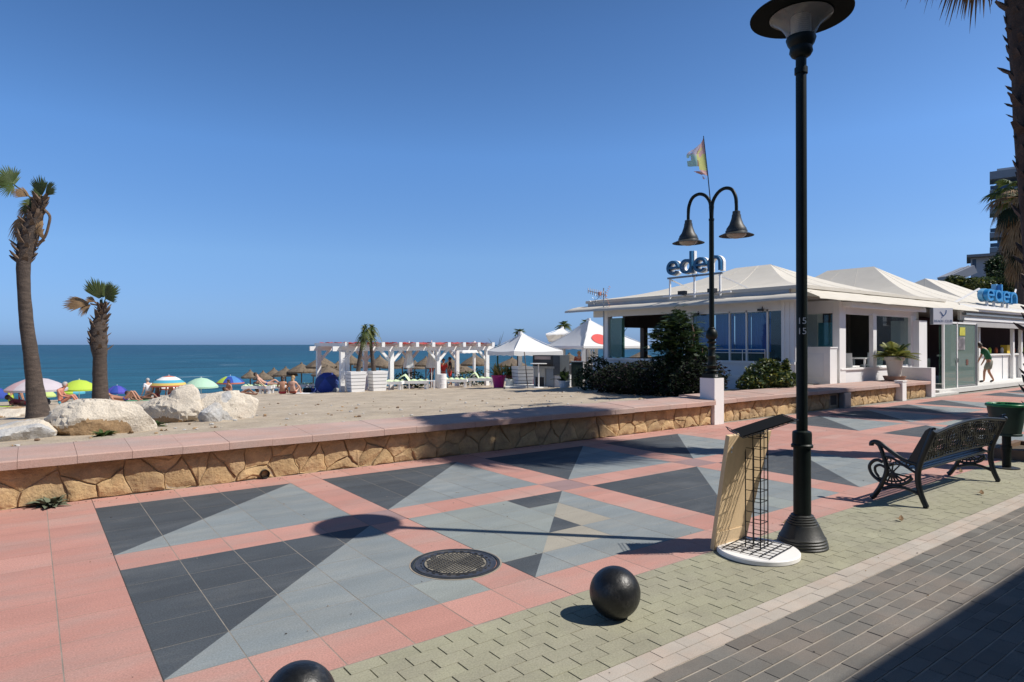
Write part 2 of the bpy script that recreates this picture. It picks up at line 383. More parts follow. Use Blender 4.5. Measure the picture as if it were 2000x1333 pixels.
# ------------------------------------------------------------------ paving
LIMIT = 300
def lay(parent, name, pieces, mats, thick=.03, ch=.004, limit=LIMIT, jit=.0012):
    """pieces: list of lists of (polygon, material index); each one slab, nearest in view are parts, the rest one joined mesh"""
    def cen(pc):
        x = [p for poly, _ in pc for p in poly]; return sum(p[0] for p in x) / len(x), sum(p[1] for p in x) / len(x)
    def key(pc):
        c = cen(pc); return (0 if inview((c[0], c[1], 0)) else 1, c[0] ** 2 + c[1] ** 2)
    pieces = sorted(pieces, key=key); rest = MB()
    def slab(mb, pc, ox, oy, dz, tx, ty):
        for poly, mi in pc:
            n = len(poly)
            cx = sum(p[0] for p in poly) / n; cy = sum(p[1] for p in poly) / n
            def z(x, y): return dz + tx * (x - ox) + ty * (y - oy)
            # only the outline of the whole slab is chamfered: inner colour seams stay shut
            o = len(mb.v)
            mb.v.extend([(x - ox, y - oy, z(x, y)) for x, y in poly])
            mb.f.append(list(range(o, o + n))); mb.m.append(mi)
            for i in range(n):
                p = poly[i]; q = poly[(i + 1) % n]
                e = len(mb.v)
                mb.v.extend([(p[0] - ox, p[1] - oy, z(*p)), (p[0] - ox, p[1] - oy, dz - thick), (q[0] - ox, q[1] - oy, dz - thick), (q[0] - ox, q[1] - oy, z(*q))])
                mb.f.append([e, e + 1, e + 2, e + 3]); mb.m.append(mi)
    for k, pc in enumerate(pieces):
        dz = rng.uniform(-jit, jit); tx = rng.uniform(-jit, jit) * 3; ty = rng.uniform(-jit, jit) * 3
        if k < limit and key(pc)[0] == 0:
            c = cen(pc); mb = MB(); slab(mb, pc, c[0], c[1], 0, tx, ty)
            o = bpy.data.objects.new(name, mb.mesh(name, mats)); COL.objects.link(o); o.parent = parent; o.location = (c[0], c[1], dz)
        else:
            slab(rest, pc, 0, 0, dz, tx * 0, ty * 0)
    if rest.v:
        o = bpy.data.objects.new(name + 's', rest.mesh(name + 's', mats)); COL.objects.link(o); o.parent = parent; o['kind'] = 'stuff'

TM = [pink, pinkl, mauve, greyb, greyg, dark, beige]
PK, PL, MV, GB, GG, DK, BG = range(7)
Ul = []; Upan = []          # grid lines in u, and panel spans
per = 12.315
for g in range(-1, 4):
    s0 = .535 + g * per
    segs = [(s0, s0 + 1.98, 5, 'p'), (s0 + 1.98, s0 + 2.365, 1, 'b'), (s0 + 2.365, s0 + 4.325, 5, 'p'), (s0 + 4.325, s0 + 4.795, 1, 'b'),
            (s0 + 4.795, s0 + 6.765, 5, 'p'), (s0 + 6.765, s0 + 7.24, 1, 'b'), (s0 + 7.24, s0 + 9.165, 5, 'p'), (s0 + 9.165, s0 + per, 8, 'w')]
    for a, b_, n_, k_ in segs:
        for i in range(n_): Ul.append((a + (b_ - a) * i / n_, a + (b_ - a) * (i + 1) / n_, k_, a, b_, i, g))
Vl = []
for a, b_, n_, k_ in [(3.2, 3.6, 1, 'e'), (3.6, 5.545, 5, '1'), (5.545, 5.965, 1, 'b'), (5.965, 7.565, 4, '2'), (7.565, 7.8, 1, '2'), (7.8, 8.27, 1, 'e')]:
    for i in range(n_): Vl.append((a + (b_ - a) * i / n_, a + (b_ - a) * (i + 1) / n_, k_, i))
tiles = []
for (u0, u1, ku, a, b_, iu, g) in Ul:
    if u1 < -4.5 or u0 > 44: continue
    for (v0, v1, kv, iv) in Vl:
        gx = .0032; gy = .0026
        if (ku == 'b' and iu == 0): gx = .004
        poly = [(u0 + gx, v0 + gy), (u1 - gx, v0 + gy), (u1 - gx, v1 - gy), (u0 + gx, v1 - gy)]
        if ku == 'w' or kv == 'e':
            tiles.append([(poly, PK if (ku == 'w' and rng.random() < .75) or rng.random() < .12 else PL)]); continue
        if ku == 'b' or kv == 'b':
            tiles.append([(poly, MV if (ku == 'b' and kv == 'b') else (PL if rng.random() < .7 else PK))]); continue
        va, vb = (3.6, 5.545) if kv == '1' else (5.965, 7.8)
        # boundary from the near-left to the far-right corner of the panel
        A = -(vb - va); B = (b_ - a); Cc = A * a + B * va        # A*u + B*v - C > 0 : upper left
        ul = clip(poly, -A, -B, -Cc); lr = clip(poly, A, B, Cc)
        star = (g == 0 and kv == '1' and abs(a - 2.9) < .02) or (g == 1 and kv == '1' and abs(a - 15.215) < .03)
        ci, cj = DK, GB
        if star:
            ci = GG
            if iu == iv:
                ci, cj = {0: (DK, GB), 1: (GG, BG), 2: (GG, DK), 3: (GG, BG), 4: (DK, GB)}[iu]
            elif iu == iv + 1: cj = {1: GB, 2: BG, 3: MV if False else BG, 4: GB}[iu]
            if iv == 4 and iu in (3,): ci = DK
        elif kv == '1' and rng.random() < .12: cj = GG
        pc = []
        if len(ul) > 2: pc.append((ul, ci))
        if len(lr) > 2: pc.append((lr, cj))
        tiles.append(pc)
m_ = MB(); m_.bx(-4.6, 44, 3.19, 8.5, -.05, -.0009)
for g in range(-1, 4):
    for e in (0, 2.365, 4.795, 7.24): m_.bx(.535 + g * per + e - .007, .535 + g * per + e + .006, 3.2, 8.27, -.0008, -.0006, 1)
prom = m_.build('promenade_pavement', [jointp, jointd], kind='structure')
lay(prom, 'paving_tile', tiles, TM, jit=.0004)

# sage strip of interlocking pavers, pale stone border, charcoal road bricks
def bricks(v0, rows, h, L, u0, u1, gu, gv, mi=0, bond=.5, jit=.0):
    out = []
    for r in range(rows):
        va = v0 + r * h; off = (r % 2) * bond * L
        k = int((u1 - u0) / L)
        for i in range(k):
            ua = u0 + off + i * L
            e = rng.uniform(-jit, jit)
            out.append([([(ua + gu, va + gv + e), (ua + L - gu, va + gv + e), (ua + L - gu, va + h - gv + e), (ua + gu, va + h - gv + e)], mi)])
    return out
m_ = MB(); m_.bx(-3, 44, 2.362, 3.19, -.05, -.010)
gp = m_.build('sage_pavement', jointm, kind='structure')
lay(gp, 'paving_brick', bricks(2.365, 8, .1038, .2, -2, 44, .0038, .0013), [greenb])
m_ = MB(); m_.bx(-3, 44, 2.168, 2.362, -.05, -.006)
lb = m_.build('border_pavement', sandj, kind='structure')
lay(lb, 'border_stone', bricks(2.17, 2, .0965, .2, -2, 44, .002, .0028), [lightb])
m_ = MB(); m_.bx(-3, 44, -9, 2.168, -.05, -.016)
rd = m_.build('brick_road', jointd, kind='structure')
lay(rd, 'road_brick', bricks(2.17 - 40 * .0985, 40, .0985, .2, .6, 26, .0022, .0055, jit=.0012), [darkb], jit=.002)
m_ = MB()
for r in range(40):
    v = 2.17 - r * .0985; n_ = 130
    a = [(.6 + 25 * i / n_, v - .0058 + .0012 * mnoise.noise((i * .9, r, 0)), -.0035 + .002 * mnoise.noise((i * .7, r, 5))) for i in range(n_ + 1)]
    b2 = [(p[0], v + .0058 + .0012 * mnoise.noise((i * .9, r, 9)), p[2]) for i, p in enumerate(a)]
    m_.strip([a, b2])
j_ = m_.build('joint_sand', sandj, rd, kind='stuff')
# grit, chips and dry bits lying on the paving
m_ = MB()
for i in range(520):
    u = rng.uniform(-1, 13); v = rng.uniform(1.6, 8.2)
    if rng.random() < .6: v = 8.2 - abs(rng.gauss(0, .07))
    s_ = rng.uniform(.002, .006); a = rng.uniform(0, 6.28)
    m_.bx(-s_, s_, -s_ * .5, s_ * .5, 0, s_ * .7, rng.choice([0, 0, 1, 2]), Matrix.Translation((u, v, .002)) @ Matrix.Rotation(a, 4, 'Z'))
m_.build('grit', [jointd, sandj, frondd], kind='stuff')

# ------------------------------------------------------------------ stone seat wall
def stones(parent, u0, u1, h, face, vfun, seedn, skip=None):
    rr = random.Random(seedn); pts = []
    nx = int((u1 - u0) / .33)
    for i in range(-1, nx + 2):
        for k, zc in enumerate((.09, .30)):
            pts.append((u0 + (i + .5 * (k % 2) + rr.uniform(-.34, .34)) * .33, zc + rr.uniform(-.09, .09)))
    pts = [p for p in pts if rr.random() > .12]
    def disp(x, z):
        d = .032; e = .014; return (x + d * mnoise.noise((x * 6, z * 6, 2.2)) + e * mnoise.noise((x * 25, z * 25, 1)), z + d * mnoise.noise((x * 6, z * 6, 8.8)) + e * mnoise.noise((x * 25, z * 25, 6)))
    for i, p in enumerate(pts):
        poly = [(u0, 0), (u1, 0), (u1, h), (u0, h)]
        for q in pts:
            if q is p or abs(q[0] - p[0]) > 1: continue
            a = q[0] - p[0]; b_ = q[1] - p[1]; c = (q[0] ** 2 + q[1] ** 2 - p[0] ** 2 - p[1] ** 2) / 2
            poly = clip(poly, a, b_, c)
            if len(poly) < 3: break
        if len(poly) < 3: continue
        cx = sum(q[0] for q in poly) / len(poly); cz = sum(q[1] for q in poly) / len(poly)
        if skip and skip(cx, cz): continue
        fine_ = []
        for k in range(len(poly)):
            a = poly[k]; b_ = poly[(k + 1) % len(poly)]; L = math.hypot(a[0] - b_[0], a[1] - b_[1]); n_ = 4 if L > .16 else 2 if L > .07 else 1
            for t in range(n_): fine_.append((a[0] + (b_[0] - a[0]) * t / n_, a[1] + (b_[1] - a[1]) * t / n_))
        fine_ = [disp(*q) for q in fine_]
        def inset(d):
            out = []
            for x, z in fine_:
                L = math.hypot(x - cx, z - cz) or 1; s_ = max(.15, (L - d) / L); out.append((cx + (x - cx) * s_, cz + (z - cz) * s_))
            return out
        pr = rr.uniform(.010, .032); tl = rr.uniform(-.08, .08); tz = rr.uniform(-.10, .10)
        rings = []
        for d, dep in ((.004, 0), (.006, pr * .65), (.018, pr), (.06, pr + rr.uniform(.0, .012))):
            rings.append([(x - cx, -(dep + (0 if d < .008 else tl * (x - cx) + tz * (z - cz)) + (.014 * mnoise.noise((x * 13, z * 13, d * 9)) + .008 * mnoise.noise((x * 34, z * 34, d * 9)) if d > .008 else 0)), z - cz) for x, z in inset(d)])
        mb = MB(); mb.strip([[q for q in r_] for r_ in rings], closed=True)
        n_ = len(fine_); top = len(mb.v); mb.v.append((0, -(pr + .012), 0)); o = 3 * n_
        for k in range(n_): mb.f.append([o + k, o + (k + 1) % n_, top]); mb.m.append(0)
        mb.f = [list(reversed(f)) for f in mb.f]
        ob = bpy.data.objects.new('stone', mb.mesh('stone', stone, smooth=32)); COL.objects.link(ob); ob.parent = parent
        org = Vector(ORG[parent.name]); ob.location = Vector((cx, vfun(cx), cz)) - org
def slabs(parent, edges, vf, vb, z0, zf, zb):
    for a, b_ in zip(edges, edges[1:]):
        g = .0016; mb = MB()
        y0a, y0b = vf(a + g), vf(b_ - g); y1a, y1b = vb(a + g), vb(b_ - g); c = .012; dz = rng.uniform(-.003, .003); dv = rng.uniform(-.004, .004)
        prof = [(0, 0, z0), (0, .0, zf - c), (0, c, zf), (1, -.14, zb), (1, 0, zb - .02), (1, 0, z0)]
        def pt(end, k):
            s_, o, z = prof[k]; y0, y1 = (y0a, y1a) if end == 0 else (y0b, y1b); x = a + g if end == 0 else b_ - g
            return (x, (y0 if s_ == 0 else y1) + o + dv, z + dz)
        A = [pt(0, k) for k in range(6)]; B = [pt(1, k) for k in range(6)]
        mb.v = A + B; mb.f = [[k, (k + 1) % 6, 6 + (k + 1) % 6, 6 + k][::-1] for k in range(6)] + [[0, 1, 2, 3, 4, 5], [11, 10, 9, 8, 7, 6]]; mb.m = [0] * 8
        mb.build('coping_slab', coping, parent)
wl = thing('stone_seat_wall', 'long low ochre rubble wall with pink coping running along the sand, without any planter pot on it', 'wall', (3, 8.3, 0))
MB().bx(-4.6, 11.37, 8.292, 9.0, -.05, .415).build('wall_core', mortar, wl)
stones(wl, -2.6, 11.365, .405, 8.292, lambda u: 8.292, 3, lambda x, z: abs(x - 2.34) < .12 and z < .13)
slabs(wl, [-4.6, -3.9, -3.2] + [-2.6 + .5 * i for i in range(28)] + [11.36], lambda u: 8.14, lambda u: 9.08, .418, .508, .55)
d_ = MB(); d_.lathe([(.055, -.01), (.055, .10), (.045, .10), (.045, 0)], 16, caps=False)
mm = MB(); M = Matrix.Translation((2.34, 8.235, .06)) @ Matrix.Rotation(R(-90), 4, 'X'); mm.add([M @ Vector(p) for p in d_.v], d_.f)
mm.build('drain_pipe', jointd, wl)
vr = lambda u: 8.40 + (u - 11.9) * .0165
wr = thing('stone_seat_wall', 'low ochre rubble wall with pink coping in front of the white restaurant, carrying the potted palm', 'wall', (17, 8.45, 0))
mb = MB(); mb.add([(11.78, vr(11.78), -.05), (22.95, vr(22.95), -.05), (22.95, 9.45, -.05), (11.78, 9.3, -.05), (11.78, vr(11.78), .415), (22.95, vr(22.95), .415), (22.95, 9.45, .415), (11.78, 9.3, .415)],
       [(0, 3, 2, 1), (4, 5, 6, 7), (0, 1, 5, 4), (1, 2, 6, 5), (2, 3, 7, 6), (3, 0, 4, 7)]); mb.build('wall_core', mortar, wr)
stones(wr, 11.79, 22.94, .405, 0, vr, 5, lambda x, z: 16.55 < x < 17.6 or 20.65 < x < 21.0)
ed = [11.76 + i * .5 for i in range(23)]; ed[-1] = 22.95
slabs(wr, ed, lambda u: vr(u) - .15, lambda u: 9.42, .418, .508, .55)
# service opening, a flat dark plate for its inner shade, and steel box set into it
MB().bx(16.62, 17.02, vr(16.8) - .025, vr(16.8) + .002, .05, .38).bx(16.66, 16.98, vr(16.8) - .03, vr(16.8) - .024, .09, .34, 1).build('vent_shade_plate', [mortar, jointd], wr)
bxr = thing('utility_box', 'grey steel utility box standing against the stone wall behind the lamp post', 'utility box', (17.3, vr(17.3) - .1, 0))
MB().bx(17.12, 17.5, vr(17.3) - .16, vr(17.3) - .03, 0, .40).build('cabinet', grey, bxr)
MB().bx(17.15, 17.47, vr(17.3) - .172, vr(17.3) - .161, .04, .37).build('door', grey, bxr)
pp = thing('white_post', 'small square white post let into the stone wall below the potted palm', 'post', (20.8, vr(20.8), 0))
MB().bx(20.68, 20.95, vr(20.8) - .2, vr(20.8) + .02, 0, .56).build('shaft', white, pp)
MB().bx(20.66, 20.97, vr(20.8) - .215, vr(20.8) + .03, .563, .60).build('cap', white, pp)
we = thing('white_end_wall', 'white rendered end wall closing the stone seat wall beside the glass entrance', 'wall', (23.1, 9, 0))
MB().bx(22.97, 23.27, 8.42, 9.72, 0, .93).build('wall', whitew, we)

# ------------------------------------------------------------------ foreground things
def crv(pts, n=6):
    """Catmull-Rom through points"""
    p = [Vector(q) for q in pts]; p = [p[0] * 2 - p[1]] + p + [p[-1] * 2 - p[-2]]; out = []
    for i in range(1, len(p) - 2):
        for k in range(n):
            t = k / n; a, b_, c, d = p[i - 1], p[i], p[i + 1], p[i + 2]
            out.append(.5 * ((2 * b_) + (c - a) * t + (2 * a - 5 * b_ + 4 * c - d) * t * t + (3 * b_ - a - 3 * c + d) * t ** 3))
    out.append(p[-2]); return out
def lin(a, b, n): return [a + (b - a) * i / (n - 1) for i in range(n)]

# --- ball bollards
bb = thing('ball_bollard', 'black painted ball bollard standing on the sage pavers in front of the manhole', 'bollard', (2.875, 2.79, 0), 'black ball bollards', local=True)
MB().sphere((0, 0, .148), .155, 40, 26).build('ball', ballm, bb, smooth=180)
MB().lathe([(.062, 0), (.06, .012), (.045, .014)], 20).build('foot', ironl, bb, smooth=40)
dup(bb, (.925, 2.75, 0), .7, 'black ball bollard cut off by the bottom edge, nearest to the charcoal bricks corner')

# --- manhole
mh = thing('manhole_cover', 'round cast iron manhole cover with a chequered pattern set in the grey tiles', 'manhole cover', (2.60, 4.19, 0), local=True)
MB().lathe([(.338, -.01), (.338, .006), (.318, .007), (.314, -.004)], 48, caps=False).build('frame_ring', ironl, mh, smooth=30)
MB().lathe([(.352, -.01), (.352, .0025), (.338, .0025)], 40, caps=False, wob=lambda a, z: 1 + .02 * mnoise.noise((a * 2, 1, 0))).build('mortar_ring', mat('manhole_mortar', (.30, .26, .21), .9, .2, 12), mh)
mb = MB(); mb.lathe([(.309, -.01), (.309, .006), (.296, .007), (.292, .0045), (0.238, .0045)], 48, caps=False); mb.build('lid', mat('worn_iron', (.075, .075, .08), .42, .3, 9, (1, 1, 1), (.17, .15, .12), .6, (.45, .62), .25, 90, metal=.5), mh, smooth=30)
mb = MB(); mb.lathe([(.238, .0046), (.0, .0046)], 40, caps=False); mb.build('lid_field', mat('lid_field', (.25, .225, .175), .7, .3, 12, fine=.25, fscale=90), mh)
mb = MB()
for i in range(-9, 10):
    for j in range(-9, 10):
        x = i * .0245; y = j * .0245; r_ = math.hypot(x, y)
        if r_ > .222: continue
        q = (1 if x * y > 0 else 0)
        L, W = ((.0085, .005) if q else (.005, .0085))
        mb.bx(x - L, x + L, y - W, y + W, .004, .0095)
for i in range(26):
    a = 2 * math.pi * i / 26
    mb.bx(-.004, .004, -.014, .014, .004, .009, 0, Matrix.Rotation(a, 4, 'Z') @ Matrix.Translation((.262, 0, 0)))
mb.lathe([(.236, .004), (.236, .0095), (.242, .0095), (.242, .004)], 48, caps=False)
mb.build('hole_pattern', mat('lid_hole_dark', (.045, .045, .045), .5, .3, 9, fine=.25, fscale=90, metal=.2), mh)  # dark blocks for the lid's shaded holes; rim ring and marks share the colour
mh.rotation_euler[2] = .35

# --- tall street lamp
lp = thing('street_lamp', 'tall black street lamp with a wide round hat, rising from a ringed cone foot', 'street lamp', (5.132, 2.842, 0), local=True)
pr = [(.200, 0), (.200, .014), (.193, .022), (.196, .036), (.187, .044), (.190, .058), (.181, .066), (.183, .08), (.172, .09), (.128, .185), (.118, .19), (.120, .202), (.108, .208), (.110, .22), (.098, .226), (.100, .238), (.088, .243), (.089, .255), (.078, .262)]
MB().lathe(pr, 36).build('foot', ironl, lp, smooth=35)
MB().lathe([(.069, .26), (.068, .82)], 28).build('lower_pole', iron, lp, smooth=50)
MB().lathe([(.084, .815), (.086, .835), (.076, .845), (.076, .93), (.072, .945), (.05, .955)], 28).build('collar', iron, lp, smooth=35)
MB().lathe([(.044, .95), (.042, 4.08)], 24).build('upper_pole', iron, lp, smooth=50)
MB().lathe([(.052, 3.92), (.052, 3.97)], 20).build('clamp', iron, lp, smooth=40)
MB().lathe([(.045, 4.05), (.075, 4.07), (.092, 4.10), (.086, 4.14), (.105, 4.17), (.118, 4.21), (.112, 4.225)], 28).build('urn', iron, lp, smooth=40)
MB().lathe([(.108, 4.222), (.118, 4.26), (.150, 4.32), (.205, 4.37), (.245, 4.395)], 36, caps=False).build('glass_bowl', lampglass, lp, smooth=180)
MB().lathe([(.072, 4.225), (.075, 4.37), (.075, 4.40)], 24).build('lamp_tube', mat('lamp_tube', (.62, .62, .56), .4, .05), lp, smooth=40)
mb = MB()
for i in range(9): mb.lathe([(.076, 4.25 + i * .016), (.080, 4.255 + i * .016), (.076, 4.26 + i * .016)], 20, caps=False)
mb.build('reflector_rings', mat('lamp_ring', (.5, .5, .46), .3, .05, metal=.4), lp, smooth=180)
MB().lathe([(.246, 4.398), (.250, 4.405), (.398, 4.402), (.400, 4.412), (.385, 4.43), (.25, 4.50), (.12, 4.56), (.06, 4.60), (0.001, 4.61)], 48)  .build('hat', hatm, lp, smooth=40)
MB().lathe([(.0, 4.3995), (.243, 4.3995)], 36, caps=False).build('reflector', mat('lamp_reflector', (.45, .44, .40), .5, .05), lp)
numm = mat('faded_white_paint', (.62, .62, .60), .7, .2, 30)
vdir = Vector((-.62, -.785, 0)).normalized(); xdir = Vector((vdir.y * -1, vdir.x, 0)); xdir = Vector((0, 0, 1)).cross(vdir) * 1
for z_, s_ in ((1.86, '15'), (1.775, '15')):
    a = math.atan2(-.785, -.62) - R(20)
    nrm = Vector((math.cos(a), math.sin(a), 0)); xx = Vector((0, 0, 1)).cross(nrm)
    text(s_, .075, lp, basis(xx, (0, 0, 1), nrm, nrm * .0435 + Vector((0, 0, z_))), numm, .0008, 'numeral')

# --- display rack with round white base, and the board leaning on it
rk = thing('wire_display_rack', 'black wire display rack with a slanted top tray on a round white base', 'display rack', (4.65, 2.945, 0))
cx, cy = 4.65, 2.945
MB().lathe([(.305, 0), (.315, .006), (.315, .034), (.308, .042), (.0, .042)], 56, (cx, cy, 0)).build('base_plate', white, rk, smooth=35)
mb = MB(); ang = R(8)
M = Matrix.Translation((cx, cy, .052)) @ Matrix.Rotation(ang, 4, 'Z')
for i in range(7):
    t = -.21 + .07 * i
    mb.tube([M @ Vector((t, -.19, 0)), M @ Vector((t, .19, 0))], .0035, 6); 
for i in range(6):
    t = -.19 + .076 * i
    mb.tube([M @ Vector((-.21, t, .004)), M @ Vector((.21, t, .004))], .0035, 6)
mb.build('floor_grid', blackw, rk)
tri = [Vector((cx, cy, 0)) + CR * a + Vector((CF.x, CF.y, 0)) * b_ for a, b_ in ((-.09, .02), (-.005, -.07), (.085, .01), (.0, .085))]
for k in range(3):
    a = tri[k]; b_ = tri[k + 1]; mb = MB(); mid = (a + b_) / 2
    for q in (a, mid, b_): mb.tube([(q.x, q.y, .05), (q.x, q.y, .985)], .0038 if q is mid else .005, 6)
    for i in range(11):
        z = .085 + i * .084; mb.tube([(a.x, a.y, z), (b_.x, b_.y, z)], .0032, 6)
    mb.build('grid_panel', blackw, rk)
ctr = P(1491, 832, 5.13); ux = (CR * .955 + Vector((0, 0, .31))).normalized(); uy = (Vector((CF.x, CF.y, 0)).normalized() * .99 + Vector((0, 0, .05))).normalized(); uy = (uy - ux * uy.dot(ux)).normalized()
mb = MB(); W, D = .225, .15
for i in range(12):
    t = -W + 2 * W * i / 11; mb.tube([ctr + ux * t - uy * D, ctr + ux * t + uy * D], .0034, 6)
for i in range(11):
    t = -D + 2 * D * i / 10; mb.tube([ctr - ux * W + uy * t, ctr + ux * W + uy * t], .0034, 6)
nz = ux.cross(uy)
mb.tube([ctr - ux * W - uy * D, ctr - ux * (W + .02) - uy * D + nz * .045, ctr - ux * (W + .02) + uy * D + nz * .045, ctr - ux * W + uy * D], .0034, 6)
mb.tube([ctr - ux * (W + .015) - uy * D + nz * .022, ctr - ux * (W + .015) + uy * D + nz * .022], .003, 6)
for s_ in (-1, 1): mb.tube([ctr + uy * D * s_ - ux * .1, Vector((ctr.x - .0, ctr.y, .965)) + uy * D * .4 * s_], .0035, 6)
mb.build('tray', blackw, rk)
pm = MB()
fr = lambda x, y, d: ctr + ux * x + uy * y + nz * (.006 + d)
pm.prism([(-.215, -.13), (.20, -.13), (.20, .135), (-.215, .135)], 0, .004, fr); pm.build('tray_sheet', mat('black_sheet', (.010, .010, .010), .9, 0, spec=.1), rk)

pb = thing('plywood_board', 'thick pale wooden board leaning upright against the black wire rack', 'board', (4.62, 3.18, 0))
A = Vector((4.415, 3.19, .005)); B = Vector((4.83, 3.175, .005)); tl = GV(1425, 853, 2.985); tr = GV(1507, 842, 2.985)
th = Vector((.0, .034, .008))
mb = MB(); mb.add([A, B, tr, tl, A + th, B + th, tr + th, tl + th], [(0, 1, 2, 3), (5, 4, 7, 6), (0, 3, 7, 4), (1, 5, 6, 2), (3, 2, 6, 7), (0, 4, 5, 1)])
mb.build('panel', ply, pb)
dd = (tl - A); n_ = (B - A).cross(dd).normalized()
off = n_ * (.004 if n_.y < 0 else -.004)
bt = [A.lerp(B, .02), A.lerp(B, .98)]; k1 = .16
mb = MB(); q = [bt[0] + dd * .003 + off, bt[1] + (tr - B) * .003 + off, bt[1] + (tr - B) * k1 + off, bt[0] + dd * k1 + off]
mb.add(q + [p - off * 1.2 for p in q], [(0, 1, 2, 3), (3, 2, 6, 7), (0, 3, 7, 4), (1, 5, 6, 2), (0, 4, 5, 1)]); mb.build('batten', mat('pale_plywood', (.70, .53, .33), .7, .06, 3), pb)
mb = MB()
for s_, t_ in ((.12, .90), (.12, .865)):
    c = A.lerp(B, s_) + dd * t_ + off * .6; mb.sphere(c, .010, 8, 6, sq=(1, .3, 1))
mb.build('screw_cap', white, pb)

# --- bench
bn = thing('cast_iron_bench', 'ornate black cast iron bench facing the beach, seen from behind', 'bench', (8.36, 2.95, 0))
def endframe(u):
    mb = MB()
    f = lambda pts: crv([(u, a, b_) for a, b_ in pts], 5)
    def flat(pts, r0, r1=None):
        p = f(pts); k = len(p); r0 = r0 * 1.3; r1 = r1 * 1.3 if r1 else None; mb.tube(p, [r0 + ((r1 or r0) - r0) * i / (k - 1) for i in range(k)], 8)
    flat([(2.728, .012), (2.752, .06), (2.785, .15), (2.808, .28), (2.796, .42), (2.735, .604), (2.668, .78), (2.655, .80)], .022, .026)
    mb.tube([(u, 2.715, .010), (u, 2.755, .018)], [.018, .02], 8)
    flat([(3.262, .012), (3.235, .04), (3.165, .16), (3.110, .33), (3.138, .468), (3.178, .575), (3.215, .61)], .022, .016)
    flat([(3.262, .572), (3.262, .60), (3.225, .618), (3.17, .605), (3.07, .538), (2.94, .462), (2.80, .43)], .020, .016)
    flat([(3.15, .41), (3.20, .425), (3.248, .405), (3.284, .35), (3.272, .29), (3.235, .24), (3.165, .195)], .014)
    flat([(3.128, .36), (3.18, .375), (3.225, .345), (3.22, .29), (3.18, .24), (3.14, .22)], .011)
    arc = [(3.165, .2), (3.1, .183), (3.013, .19), (2.92, .225), (2.86, .285)]
    flat(arc, .013); flat([(3.155, .235), (3.09, .22), (3.015, .225), (2.94, .255), (2.87, .31)], .008)
    for a, b_ in ((3.16, .215), (3.11, .19), (3.06, .185), (3.01, .19), (2.96, .207), (2.91, .232), (2.865, .29)): mb.tube([(u, 3.06, .307), (u, a, b_)], [.012, .008], 6)
    for a, b_ in ((3.105, .41), (3.04, .43), (2.98, .40)): mb.tube([(u, 3.06, .307), (u, a, b_)], [.010, .007], 6)
    flat([(3.13, .475), (3.05, .462), (2.95, .41), (2.83, .345)], .010)
    for c, r_ in (((3.06, .307), .028), ((3.085, .44), .02), ((3.0, .425), .022), ((2.90, .42), .018), ((2.855, .49), .018)):
        mb.tube([(u, c[0] + r_ * math.cos(t), c[1] + r_ * math.sin(t)) for t in lin(0, 2 * math.pi, 11)], .008, 6, caps=False)
    flat([(3.155, .125), (3.08, .155), (2.99, .172), (2.90, .165), (2.80, .13)], .013)
    for t in lin(.25, .85, 5):
        y = 2.796 + (2.668 - 2.796) * t; z = .42 + .36 * t; mb.tube([(u, y + .03, z - .02), (u, y - .01, z + .012)], .006, 6)
    flat([(2.84, .44), (2.78, .60), (2.71, .77), (2.66, .80)], .009)
    for pl_ in ([(2.80, .41), (2.655, .795), (2.69, .825), (2.735, .79), (2.80, .66)], [(2.80, .41), (2.80, .66), (2.885, .49), (2.91, .44)]): mb.prism(pl_, -.014, .014, lambda x, y, d: (u + d, x, y))
    return mb
for u in (7.31, 9.41): endframe(u).build('end_frame', ironb, bn, smooth=60)
def bp_(s_, t_, o=0): 
    ar = math.sin(math.pi * s_); return Vector((7.33 + 2.06 * s_, 2.805 + (2.66 - 2.805) * t_ + o, .448 + .022 * ar + (.315 + .045 * ar) * t_))
mb = MB(); S = lin(0, 1, 25)
mb.tube([bp_(s_, 1) for s_ in S], .019, 8); mb.build('top_rail', ironb, bn, smooth=60)
mb = MB(); mb.tube([bp_(s_, 0) for s_ in S], .014, 8); mb.tube([bp_(s_, .1) for s_ in S], .006, 6); mb.tube([bp_(s_, .88) for s_ in S], .007, 6); mb.build('bottom_rail', ironb, bn, smooth=60)
mb = MB(); NB = 32
for i in range(-8, NB):
    for sg in (1, -1):
        pts = []
        for t_ in lin(.02, .98, 6):
            s_ = (i + .5) / NB + sg * (t_ - .5) * .16 + .08
            s_ += .012 * math.sin(t_ * 9 + i)
            if 0.005 < s_ < .995: pts.append(bp_(s_, t_, .004 * sg))
        if len(pts) > 1: mb.tube(pts, .0062, 5, caps=False)
for i in range(25):
    for k, t_ in enumerate((.22, .5, .76)):
        s_ = (i + .5 + .5 * (k % 2)) / 25.5
        if s_ > .985: continue
        r_ = .024 if k == 1 else .018
        c = bp_(s_, t_); ax = Vector((1, 0, 0)); ay = (bp_(s_, 1) - bp_(s_, 0)).normalized()
        mb.tube([c + ax * (r_ * math.cos(t)) + ay * (r_ * math.sin(t)) for t in lin(0, 2 * math.pi, 9)], .0065, 5, caps=False)
for s_ in (.06, .94, .5):
    for r_ in (.05, .075):
        c = bp_(s_, .55); ay = (bp_(s_, 1) - bp_(s_, 0)).normalized()
        mb.tube([c + Vector((1, 0, 0)) * (r_ * math.cos(t)) + ay * (r_ * math.sin(t)) for t in lin(0, 2 * math.pi, 17)], .009, 6, caps=False)
mb.build('back_lattice', ironb, bn, smooth=60)
mb = MB(); nu, nv = 40, 7
def sp(s_, t_): 
    z = .405 - .035 * t_ + .012 * math.sin(math.pi * t_) - (.05 * max(0, .12 - t_) / .12)
    return Vector((7.33 + 2.06 * s_, 3.145 - .33 * t_, z))
